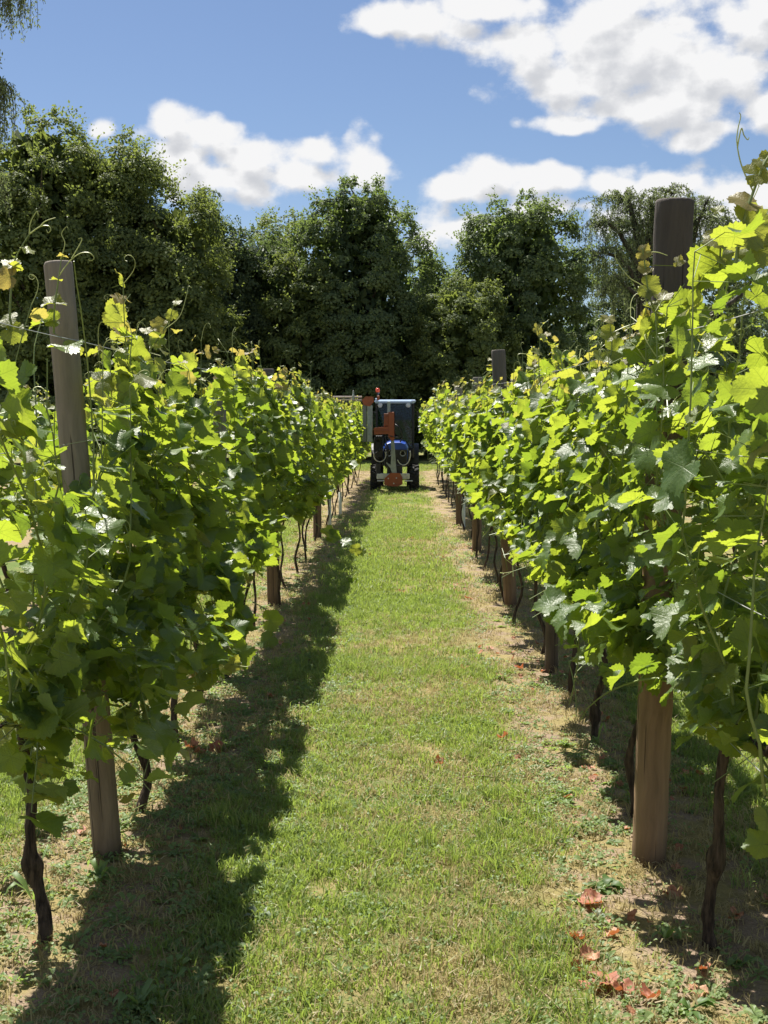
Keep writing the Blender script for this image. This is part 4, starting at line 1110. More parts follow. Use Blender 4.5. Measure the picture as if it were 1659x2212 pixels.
    standout(L0, [(20, 1420, Y), (60, 1500, Y), (40, 1560, Y - .1), (36, 1600, Y - .15)], [[(60, 1580, Y - .1), (100, 1590, Y - .1), (140, 1560, Y - .1), (160, 1547, Y - .1)], [(40, 1545, Y - .1), (62, 1520, Y - .1), (68, 1560, Y - .1), (60, 1575, Y - .1)]],
             [(20, 1605, Y - .1, .085, .45, .35), (72, 1640, Y - .12, .105, .25, .3), (50, 1540, Y - .1, .035, .9, .4), (28, 1530, Y - .1, .035, .9, .4), (95, 1600, Y - .1, .055, .4, .6), (60, 1680, Y - .1, .08, .1, .3)], seed=11)
    Y = 8.4
    standout(VINES[(-1, 4)], [(545, 1300, Y), (575, 1320, Y), (590, 1370, Y), (610, 1400, Y), (632, 1410, Y)], [], [(595, 1340, Y, .10, .15, .2), (575, 1385, Y, .09, .1, .2), (612, 1402, Y, .055, .5, .3), (628, 1412, Y, .045, .8, .3)], seed=12)
    Y = 11.6
    standout(VINES[(-1, 7)], [(690, 1200, Y), (735, 1250, Y), (770, 1268, Y), (820, 1275, Y)], [], [(760, 1265, Y, .085, .1, .25), (785, 1272, Y, .07, .2, .85), (805, 1275, Y, .055, .4, .3), (822, 1270, Y, .04, .85, .3), (800, 1288, Y, .05, .3, .8)], seed=13)
    Y = 12.5
    standout(VINES[(-1, 8)], [(680, 1130, Y), (730, 1165, Y), (765, 1185, Y), (785, 1180, Y)], [], [(725, 1160, Y, .10, .1, .3), (750, 1172, Y, .10, .2, .5), (770, 1185, Y, .08, .3, .4), (782, 1195, Y, .06, .5, .3), (705, 1150, Y, .1, .1, .4)], seed=14)
build_standouts()
# the yellow and black tie on the second vine and the pale sleeves round young plants farther on
def build_small_vine_gear():
    p = np.array(at(287, 1465, 4.97)); b = MB()
    root = thing('vine_tie', 'black plastic tie clasping the slender vine past the leaning grey post', 'tie', tuple(p))
    ring = [(.016 * math.cos(a), .016 * math.sin(a), 0) for a in np.linspace(0, 2 * math.pi, 16)]
    b.tube(ring, .0045, 6, cap=False); b.build("loop", paint("black_plastic", (.02, .02, .02), .5), root, True)
    b = MB()
    for k in range(7): b.box((.026 + k * .0085, 0, .002), (.0035, .013, .011), ch=.001)
    b.build("ribs", paint("pale_plastic", (.45, .45, .25), .5), root)
    b = MB(); b.box((.05, .0, .002), (.066, .008, .005), ch=.001); b.build("strap", bpy.data.materials["black_plastic"], root)
    m = paint("white_sleeve", (.62, .64, .55), .5, var=.12, dirt=(.4, .38, .28))
    for (px, py, lab) in ((712, 1138, 'pale sleeve in the left row, nearest the path of three'), (692, 1133, 'thin pale sleeve in the left row, middle of three'), (735, 1112, 'short pale sleeve in the left row, farthest of three'), (1001, 1141, 'pale plastic sleeve standing in the right row beside a brown post')):
        g = ground(px, py); w = .026 if 'thin' not in lab else .017
        e = thing('vine_sleeve', lab, 'vine sleeve', tuple(g), 'pale sleeves round young vines')
        b = MB(); h = .46 if 'short' not in lab else .38
        n = 14; th = np.arange(n) * 2 * math.pi / n
        prof = [(w * 1.02, -.03), (w, .1), (w * .98, h), (w * .9, h), (w * .9, .05)]
        b.lathe(prof, (0, 0, 0), n=n); b.build("tube", m, e, True)
        b = MB(); b.tube([(0, 0, -.05), (.004, 0, h * .6), (0, .003, h + .25)], .006, 6); b.build("stake", M_BARK, e)
build_small_vine_gear()
# ------------------------------------------------------------------ tractor with its vine trimmer
def build_tractor():
    Y0 = 26.5
    gx = ground(852.7, 1060).x
    root = thing('tractor', 'narrow blue vineyard tractor with an orange trimmer at the end of the path', 'tractor', (gx, Y0, 0))
    blue = paint("tractor_blue", (0.012, 0.06, 0.34), .3, var=.06, spec=.6)
    bluel = paint("roof_blue", (0.50, 0.64, 0.86), .3, var=.06)
    black = paint("black_steel", (0.012, 0.012, 0.014), .5, dirt=(.03, .028, .025))
    rubber = paint("tyre_rubber", (0.016, 0.016, 0.016), .85, dirt=(.05, .042, .032))
    orange = paint("orange_paint", (0.30, 0.075, 0.022), .5, var=.12, dirt=(.20, .055, .022))
    grey = paint("grey_green_steel", (0.30, 0.34, 0.31), .4, var=.12, dirt=(.2, .22, .2))
    dark = paint("dark_interior", (0.05, 0.06, 0.075), .7)
    silver = paint("pale_steel", (0.55, 0.56, 0.55), .35, metal=.3)
    white = paint("off_white_paint", (0.55, 0.56, 0.50), .4, dirt=(.4, .38, .32))
    redo = paint("red_lens", (0.75, 0.09, 0.04), .25)
    lampm = paint("lamp_lens", (0.6, 0.62, 0.62), .12)
    rimm = paint("rim_grey", (0.30, 0.30, 0.29), .45, dirt=(.15, .13, .1))
    m, nt, out = new_mat("cab_glass")
    gl = nn(nt, 'ShaderNodeBsdfGlass', i_Roughness=0.0, i_IOR=1.45); gl.inputs[0].default_value = (.52, .64, .78, 1)
    nt.links.new(gl.outputs[0], out.inputs[0]); glass = m
    k = .001685
    def X(cx): return (cx - 1012) * k
    def Z(cy): return (1600 - cy) * k
    # front axle, engine block, chassis
    b = MB(); b.box((0, .55, .42), (.34, 1.5, .34), ch=.03); b.box((0, .12, .30), (.80, .14, .12), ch=.02); b.build("chassis", black, root)
    # hood: rounded nose, tapering
    hx = X(1025)
    b = MB()
    prof = [(-.26, .56), (-.285, .80), (-.275, .95), (-.22, 1.05), (-.12, 1.085), (.12, 1.085), (.22, 1.05), (.275, .95), (.285, .80), (.26, .56)]
    rows = []
    for (y, sx, top) in ((-.10, .90, .955), (-.06, .96, .985), (.05, 1.0, 1.0), (1.15, 1.02, 1.06)):
        rows.append([(hx + x * sx, y, .56 + (z - .56) * top) for (x, z) in prof])
    V = np.array(rows).reshape(-1, 3); n = len(prof)
    Q = [(r * n + i, r * n + i + 1, (r + 1) * n + i + 1, (r + 1) * n + i) for r in range(3) for i in range(n - 1)]
    c0 = len(V); V = np.vstack([V, [[hx, -.11, .8]]]); T = [(c0, i + 1, i) for i in range(n - 1)]
    b.add(V, Q, T); b.build("hood", blue, root)
    b = MB(); b.box((hx, -.125, .725), (.50, .03, .38), ch=.03)
    for i in range(9): b.box((hx, -.145, .57 + i * .038), (.44, .014, .012))
    for sx in (-1, 1): b.box((hx + sx * .275, .40, .72), (.03, .95, .34), ch=.01)
    b.build("grille", black, root)
    for sx in (-1, 1):
        b = MB(); b.lathe([(.0, -.012), (.045, -.012), (.062, .0), (.066, .03)], (hx + sx * .155, -.152, .83), Matrix.Rotation(R(90), 3, 'X'), 18)
        b.build("headlight", lampm, root, True)
    # pale arcs standing for the grille outlines on the hood
    for (cx, cy, rx, rz, a0, a1) in ((820, 1130, .13, .14, 150, 395), (1125, 1120, .15, .23, 210, 380)):
        b = MB(); A = np.radians(np.linspace(a0, a1, 22))
        b.tube([(X(cx) + rx * math.cos(a), -.24, Z(cy) + rz * math.sin(a)) for a in A], .011, 6); b.build("grille_outline", silver, root, True)
    # wheels
    def wheel(nm, x, y, rad, w, lugs):
        wb = MB(); Mx = Matrix.Rotation(R(90), 3, 'Y')
        e = MB(); e.lathe([(rad * .56, -w * .42), (rad * .62, -w * .5), (rad * .93, -w * .5), (rad, -w * .36), (rad, w * .36), (rad * .93, w * .5), (rad * .62, w * .5), (rad * .56, w * .42)], (x, y, rad), Mx, 32)
        for i in range(lugs):
            for sg in (-1, 1):
                a = 2 * math.pi * (i + (.25 if sg > 0 else -.25)) / lugs
                Mr = Matrix.Rotation(-a, 3, 'X') @ Matrix.Rotation(sg * .5, 3, 'Z')
                e.box((x + sg * w * .24, y + math.sin(a) * rad * 1.0, rad + math.cos(a) * rad * 1.0), (w * .56, .035 * rad / .27, .05 * rad / .27), Mr.to_3x3(), ch=.004)
        wo = e.build(nm, rubber, root)
        f = MB(); f.lathe([(0.001, -w * .18), (rad * .16, -w * .2), (rad * .2, -w * .1), (rad * .5, -w * .12), (rad * .58, -w * .38), (rad * .58, w * .38), (rad * .5, w * .12), (rad * .2, w * .1), (0.001, w * .1)], (x, y, rad), Mx, 24)
        f.build("rim", rimm, wo, True)
    for sx in (-1, 1):
        wheel("front_wheel", sx * .43, .12, .275, .215, 13)
        wheel("rear_wheel", sx * .41, 1.75, .46, .26, 16)
        b = MB(); A = np.radians(np.linspace(10, 170, 14)); V = []
        for a in A:
            for dx in (-.14, .14): V.append((sx * .41 + dx, 1.75 - .53 * math.cos(a), .46 + .53 * math.sin(a)))
        for a in A:
            for dx in (-.14, .14): V.append((sx * .41 + dx, 1.75 - .55 * math.cos(a), .46 + .55 * math.sin(a)))
        Q = [(2 * i, 2 * i + 1, 2 * i + 3, 2 * i + 2) for i in range(13)] + [(28 + 2 * i, 28 + 2 * i + 2, 28 + 2 * i + 3, 28 + 2 * i + 1) for i in range(13)] + [(2 * i, 2 * i + 2, 30 + 2 * i, 28 + 2 * i) for i in range(13)] + [(2 * i + 1, 29 + 2 * i, 31 + 2 * i, 2 * i + 3) for i in range(13)]
        b.add(V, Q); b.build("fender", black, root)
    # cab
    xl, xr_, zb, zt = X(765), X(1258), .92, Z(455)
    for (x, y) in ((xl, 1.05), (xr_, 1.05), (xl * 1.02, 2.15), (xr_ * 1.02, 2.15)):
        b = MB(); b.box((x, y, (zb + zt) / 2), (.05, .06, zt - zb), ch=.012); b.build("pillar", black, root)
    b = MB(); b.box(((xl + xr_) / 2, 1.6, .80), (xr_ - xl + .04, 1.16, .24), ch=.03); b.build("cab_floor", black, root)
    xm, hw = (xl + xr_) / 2, (xr_ - xl) / 2 - .027
    b = MB(); b.box((xm, 1.045, (zb + zt) / 2), (2 * hw, .006, zt - zb - .01)); b.build("windscreen", glass, root)
    b = MB(); b.box((xm, 2.16, (zb + zt) / 2), (2 * hw, .006, zt - zb - .01)); b.build("rear_window", glass, root)
    for x in (xl, xr_):
        b = MB(); b.box((x, 1.6, (zb + zt) / 2), (.006, 1.03, zt - zb - .01)); b.build("side_window", glass, root)
    b = MB(); b.box((xm, 1.6, zt + .045), (xr_ - xl + .10, 1.34, .085), ch=.035); rf = b.build("roof", bluel, root)
    b = MB(); b.box((xm, 1.6, zt + .002), (xr_ - xl + .02, 1.22, .02), ch=.004); b.build("headliner", black, root)
    b = MB(); b.box((xr_ + .005, .93, zt + .055), (.10, .10, .065), ch=.02); b.build("roof_lamp", paint("lamp_housing", (.55, .66, .85), .3), root)
    for cx in (812, 1190):
        b = MB(); b.lathe([(.0, -.01), (.04, -.01), (.05, .0), (.05, .06), (.0, .07)], (X(cx), .93, Z(478)), Matrix.Rotation(R(-90), 3, 'X'), 16); w = b.build("work_light", lampm, root, True)
        b = MB(); A = np.linspace(0, 2 * math.pi, 19); b.tube([(X(cx) + .05 * math.cos(a), .925, Z(478) + .05 * math.sin(a)) for a in A], .006, 6, cap=False); b.build("bezel", silver, w, True)
    # seat, wheel, dashboard inside
    b = MB(); b.box((xm, 1.85, 1.12), (.42, .42, .12), ch=.03); b.box((xm, 2.04, 1.40), (.40, .10, .52), ch=.04); b.build("seat", dark, root)
    b = MB(); A = np.linspace(0, 2 * math.pi, 21); b.tube([(xm + .17 * math.cos(a), 1.42 + .06 * math.sin(a), 1.30 + .13 * math.sin(a)) for a in A], .014, 6, cap=False); b.tube([(xm, 1.2, 1.1), (xm, 1.42, 1.30)], .02, 6); b.build("steering_wheel", dark, root)
    b = MB(); b.box((xm, 1.2, 1.02), (.44, .2, .2), ch=.04); b.build("dashboard", dark, root)
    # mirror arms
    for sx in (-1, 1):
        x = xl if sx < 0 else xr_
        b = MB(); b.tube([(x, 1.0, 1.72), (x + sx * .09, .96, 1.74)], .009, 6); mo = b.build("mirror", black, root)
        b = MB(); b.box((x + sx * .1, .96, 1.66), (.035, .05, .2), ch=.012); b.build("mirror_glass", black, mo)
    # beacon
    bx = X(775)
    b = MB(); b.lathe([(.001, 0), (.04, 0), (.028, .02), (.022, .14), (.044, .145), (.044, .17)], (bx, 1.25, zt + .09), None, 14); bo = b.build("beacon", black, root, True)
    b = MB(); b.lathe([(.044, .171), (.047, .20), (.043, .25), (.02, .262), (.001, .264)], (bx, 1.25, zt + .09), None, 14); b.build("lens", redo, bo, True)
    b = MB(); b.box((X(765), .93, Z(410)), (.07, .06, .085), ch=.012); b.build("lamp_bracket", bluel, root)
    # --- trimmer frame on the nose
    yf = -.34
    b = MB(); b.box((X(992), yf + .10, Z(1402)), (.72, .12, .125), ch=.015); b.build("front_bar", white, root)
    b = MB(); b.prism([(X(875), Z(1500)), (X(930), Z(1525)), (X(1060), Z(1530)), (X(1115), Z(1500)), (X(1112), Z(1412)), (X(1082), Z(1358)), (X(960), Z(1355)), (X(882), Z(1425))], yf - .05, yf + .03)
    pl = b.build("base_plate", orange, root)
    for (cx, cy) in ((930, 1425), (1035, 1420), (1000, 1490)):
        q = MB(); q.lathe([(.001, .012), (.012, .012), (.016, .0)], (X(cx), yf - .052, Z(cy)), Matrix.Rotation(R(90), 3, 'X'), 8); q.build("bolt", silver, pl)
    # mast: twin channel, slightly inclined
    b = MB()
    b.prism([(X(972), Z(1360)), (X(1040), Z(1360)), (X(1022), Z(1150)), (X(1005), Z(930)), (X(962), Z(930)), (X(966), Z(1150))], yf + .035, yf + .085)
    b.box((X(984), yf + .025, Z(1120)), (.018, .02, .58)); b.build("mast", grey, root)
    b = MB(); b.prism([(X(902), Z(1215)), (X(960), Z(1255)), (X(968), Z(1145)), (X(985), Z(1130)), (X(1020), Z(1250)), (X(1035), Z(1355)), (X(975), Z(1355)), (X(960), Z(1300)), (X(905), Z(1235))], yf + .005, yf + .032); b.build("gusset", grey, root)
    b = MB(); b.box((X(936), yf + .06, Z(520)), (.065, .05, .28), ch=.008); b.build("upper_mast", grey, root)
    b = MB()
    b.box((X(968), yf + .03, Z(735)), (.125, .11, .55), ch=.01); b.build("slide_block", orange, root)
    b = MB(); b.box((X(903), yf + .05, Z(675)), (.10, .09, .28), ch=.01)
    for cy in (600, 640, 690, 740): b.box((X(905), yf + .0, Z(cy)), (.09, .014, .022), ch=.004)
    b.build("slide_cheek", orange, root)
    b = MB(); b.prism([(X(742), Z(778)), (X(960), Z(755)), (X(1005), Z(750)), (X(1005), Z(850)), (X(745), Z(862))], yf - .02, yf + .09)
    b.box((X(855), yf - .028, Z(815)), (.34, .014, .03), ch=.004); b.build("swing_arm", orange, root)
    b = MB(); b.prism([(X(940), Z(850)), (X(1005), Z(850)), (X(1012), Z(915)), (X(985), Z(945)), (X(950), Z(920))], yf + .0, yf + .09); b.build("pivot_block", orange, root)
    # upright cutter bar at the left, overhead cutter bar across the row
    b = MB(); b.box((X(692), yf + .04, Z(720)), (.115, .07, .80), ch=.012); b.build("upright_cutter", grey, root)
    b = MB(); b.box((X(628), yf + .06, Z(715)), (.085, .06, .82), ch=.01)
    for i in range(16): b.prism([(X(628) - .072, Z(715) - .39 + i * .05), (X(628) - .042, Z(715) - .37 + i * .05), (X(628) - .042, Z(715) - .41 + i * .05)], yf + .05, yf + .062)
    b.build("knife_bar", paint("knife_steel", (.16, .17, .155), .5, metal=.2), root)
    b = MB(); b.prism([(X(590), Z(420)), (X(640), Z(372)), (X(735), Z(375)), (X(745), Z(440)), (X(690), Z(500)), (X(610), Z(480))], yf - .01, yf + .10); b.build("elbow", orange, root)
    b = MB(); b.box((X(800), yf + .06, Z(392)), (.06, .05, .10), ch=.01); b.build("elbow_lug", orange, root)
    b = MB(); b.box((X(395), yf + .05, Z(378)), (.66, .07, .035), ch=.006); b.box((X(395), yf + .05, Z(412)), (.66, .05, .03), ch=.006)
    b.build("overhead_cutter", paint("pinkish_steel", (.52, .42, .38), .4, metal=.1), root)
    b = MB()
    for i in range(15): b.prism([(X(200) + i * .045, Z(425)), (X(200) + i * .045 + .024, Z(425)), (X(200) + i * .045 + .012, Z(440))], yf + .04, yf + .05)
    b.build("overhead_knives", silver, root)
    b = MB(); b.box((X(478), yf + .04, Z(385)), (.05, .08, .11), ch=.01); b.lathe([(.001, .1), (.012, .09), (.02, .0)], (X(478), yf + .04, Z(352)), None, 8); b.build("clamp", grey, root)
    # hoses and hydraulics
    r = np.random.default_rng(4)
    for pts in (((750, 880), (800, 850), (880, 855), (960, 880), (1060, 905)), ((760, 900), (745, 1020), (760, 1120), (800, 1180)), ((800, 890), (835, 980), (815, 1060), (760, 1110)), ((860, 880), (870, 980), (915, 1060), (925, 1200)), ((880, 870), (905, 980), (930, 1050), (915, 1180), (900, 1300)),
                ((1015, 730), (1060, 760), (1100, 830), (1110, 900), (1080, 960)), ((850, 890), (860, 960), (840, 1040), (790, 1090))):
        b = MB(); P = smooth_path([(X(a), yf + .02 + r.uniform(-.05, .05), Z(c)) for a, c in pts], 20); b.tube(P, .014, 6); b.build("hose", black, root, True)
    b = MB(); b.box((X(805), yf + .13, Z(905)), (.18, .12, .10), ch=.015)
    for i in range(4): b.box((X(765 + i * 28), yf + .06, Z(890)), (.022, .05, .04), ch=.004)
    b.build("valve_block", black, root)
    b = MB(); b.box((X(800), yf + .26, Z(1040)), (.20, .16, .42), ch=.02); b.box((X(800), yf + .16, Z(1010)), (.11, .05, .20), ch=.01); b.build("hydraulics_fill", black, root)  # black boxes added to fill and darken the hydraulics area
    b = MB(); b.box((X(800), yf + .10, Z(1320)), (.11, .10, .30), ch=.02); b.build("pump", black, root)
    for sx, cx in ((-1, 840), (1, 1190)):
        b = MB(); b.tube([(X(cx) - .09, yf + .05, Z(1460)), (X(cx) + .09, yf + .05, Z(1460))], .016, 8); b.build("hitch_pin", silver, root)
build_tractor()
# ------------------------------------------------------------------ grass, weeds, straw, fallen leaves
SRC = bpy.data.collections.new("ground_cover_sources")     # templates, not in the scene

def blade_material(name, a, b_, tr, patch):
    m, nt, out = new_mat(name); L = nt.links
    geo = nn(nt, 'ShaderNodeNewGeometry'); oi = nn(nt, 'ShaderNodeObjectInfo')
    no = nn(nt, 'ShaderNodeTexNoise', i_Scale=1.3, i_Detail=3.0); L.new(geo.outputs['Position'], no.inputs['Vector'])
    f = mth(nt, 'ADD', mth(nt, 'MULTIPLY', oi.outputs['Random'], .55), mth(nt, 'MULTIPLY', no.outputs[0], .5), clamp=True)
    c = mixc(nt, f, a, b_)
    at1 = nn(nt, 'ShaderNodeAttribute', attribute_name='tint')
    c = mixc(nt, mth(nt, 'MULTIPLY', at1.outputs['Fac'], patch), c, (0.42, 0.34, 0.16))
    p = nn(nt, 'ShaderNodeBsdfPrincipled', i_Roughness=0.5); L.new(c, p.inputs['Base Color']); p.inputs['Specular IOR Level'].default_value = .35
    t = nn(nt, 'ShaderNodeBsdfTranslucent', n0=(*tr, 1))
    mx = nn(nt, 'ShaderNodeMixShader', n0=0.42); L.new(p.outputs[0], mx.inputs[1]); L.new(t.outputs[0], mx.inputs[2]); L.new(mx.outputs[0], out.inputs[0])
    return m
M_GRASS = blade_material("grass_blade", (0.085, 0.140, 0.034), (0.235, 0.30, 0.095), (0.38, 0.50, 0.085), .8)
M_DRY = blade_material("dry_grass_blade", (0.24, 0.195, 0.085), (0.46, 0.38, 0.20), (0.50, 0.42, 0.20), .3)
M_WEED = blade_material("weed_leaf", (0.085, 0.15, 0.045), (0.22, 0.30, 0.12), (0.34, 0.48, 0.09), .05)

def blades(n, h, w, spread, seed, flop=.6):
    r = np.random.default_rng(seed); V = []; F = []; A = []
    for i in range(n):
        a = r.uniform(0, 6.283); d = spread * math.sqrt(r.random()); x, y = d * math.cos(a), d * math.sin(a)
        fa = r.uniform(0, 6.283); hh = h * r.uniform(.45, 1.15); fl = flop * r.uniform(.2, 1.2) * hh; ww = w * r.uniform(.7, 1.3)
        dx, dy = math.cos(fa), math.sin(fa); pa = r.uniform(0, 6.283); px, py = math.cos(pa) * ww / 2, math.sin(pa) * ww / 2
        k = len(V)
        for (q, s) in ((0, 1), (.55, .8)):
            c = (x + dx * fl * q ** 1.8, y + dy * fl * q ** 1.8, hh * q * (1 - .12 * q) - .006 * (q == 0))
            V += [(c[0] - px * s, c[1] - py * s, c[2]), (c[0] + px * s, c[1] + py * s, c[2])]
        V.append((x + dx * fl, y + dy * fl, hh * (1 - .25 * flop)))
        F += [(k, k + 1, k + 3), (k, k + 3, k + 2), (k + 2, k + 3, k + 4)]
        A += [float(r.random() < .25) * r.uniform(.3, 1)] * 5
    return np.array(V), np.array(F), A
def rosette(n, L, w, seed, lift=.35, stalk=0.0, notch=False):
    """broad leaves round a point"""
    r = np.random.default_rng(seed); V = []; F = []
    for i in range(n):
        a = 2 * math.pi * (i + r.uniform(-.3, .3)) / n; l = L * r.uniform(.6, 1.1); ww = w * r.uniform(.7, 1.2); up = lift * r.uniform(.4, 1.4)
        c, s = math.cos(a), math.sin(a); k = len(V); off = stalk * r.uniform(.3, 1)
        for (q, wd, z) in ((0, .12, 0), (.3, .8, .24), (.62, 1, .36), (.88, .6, .30), (1.0, .05, .2)):
            d = off + l * q; zz = l * z * up * 2.2 + off * .7
            tw = r.uniform(-.1, .1)
            V += [(c * d - s * ww * wd / 2, s * d + c * ww * wd / 2, zz + .18 * ww * wd + tw * ww), (c * d, s * d, zz), (c * d + s * ww * wd / 2, s * d - c * ww * wd / 2, zz + .18 * ww * wd - tw * ww)]
        for j in range(4):
            b = k + 3 * j
            F += [(b, b + 1, b + 4, b + 3), (b + 1, b + 2, b + 5, b + 4)]
    return np.array(V), np.array(F)

def source(name, meshes):
    c = bpy.data.collections.new(name + "_source")
    for me in meshes:
        o = bpy.data.objects.new(name + "_tuft", me); c.objects.link(o)
    return c
def scatter(name, coll, P, seed, smin, smax, tilt=.12, size=None):
    r = np.random.default_rng(seed); n = len(P)
    me = bpy.data.meshes.new(name); me.vertices.add(n); me.vertices.foreach_set('co', np.asarray(P, np.float32).ravel())
    rot = np.stack([r.normal(size=n) * tilt, r.normal(size=n) * tilt, r.uniform(0, 6.283, n)], 1).astype(np.float32)
    a = me.attributes.new('rot', 'FLOAT_VECTOR', 'POINT'); a.data.foreach_set('vector', rot.ravel())
    sc = (r.uniform(smin, smax, n) * (1 if size is None else size)).astype(np.float32)
    a = me.attributes.new('scl', 'FLOAT', 'POINT'); a.data.foreach_set('value', sc)
    k = len(coll.objects)
    a = me.attributes.new('pick', 'INT', 'POINT'); a.data.foreach_set('value', r.integers(0, k, n).astype(np.int32))
    o = obj(name, me)
    g = bpy.data.node_groups.new(name + "_scatter", 'GeometryNodeTree')
    g.interface.new_socket("Geometry", in_out='INPUT', socket_type='NodeSocketGeometry'); g.interface.new_socket("Geometry", in_out='OUTPUT', socket_type='NodeSocketGeometry')
    gi = g.nodes.new('NodeGroupInput'); go = g.nodes.new('NodeGroupOutput')
    ci = g.nodes.new('GeometryNodeCollectionInfo'); ci.inputs['Collection'].default_value = coll; ci.inputs['Separate Children'].default_value = True; ci.inputs['Reset Children'].default_value = True
    ip = g.nodes.new('GeometryNodeInstanceOnPoints'); ip.inputs['Pick Instance'].default_value = True
    def named(nm, dt):
        q = g.nodes.new('GeometryNodeInputNamedAttribute'); q.data_type = dt; q.inputs['Name'].default_value = nm; return q.outputs['Attribute']
    er = g.nodes.new('FunctionNodeEulerToRotation')
    g.links.new(gi.outputs[0], ip.inputs['Points']); g.links.new(ci.outputs[0], ip.inputs['Instance'])
    g.links.new(named('pick', 'INT'), ip.inputs['Instance Index'])
    g.links.new(named('rot', 'FLOAT_VECTOR'), er.inputs[0]); g.links.new(er.outputs[0], ip.inputs['Rotation'])
    g.links.new(named('scl', 'FLOAT'), ip.inputs['Scale'])
    g.links.new(ip.outputs[0], go.inputs[0])
    md = o.modifiers.new("scatter", 'NODES'); md.node_group = g
    tag(o, kind='stuff')
    return o

def row_dist(x):
    ph = np.mod((x - ROW_L) / 2.03, 1.0); return (0.5 - np.abs(ph - 0.5)) * 2.03
def place(x0, x1, y0, y1, dens, prob, seed):
    r = np.random.default_rng(seed); n = int((x1 - x0) * (y1 - y0) * dens)
    x = r.uniform(x0, x1, n); y = r.uniform(y0, y1, n)
    # only what lies in or near the view
    vis = (np.abs(x) < 1.0 + y * .36)
    ok = vis & (r.random(n) < prob(x, y)); x, y = x[ok], y[ok]
    return np.stack([x, y, gz(x, y)], 1)
def patch(x, y, seed, base): return np.clip(.5 + 1.7 * fbm2(x, y, seed, 3, base), 0, 1)
def strip(x, y): return 1 / (1 + np.exp((row_dist(x) + .16 * fbm2(x, y, 21, 3, 4.0) - .40) / .05))    # 1 near a row

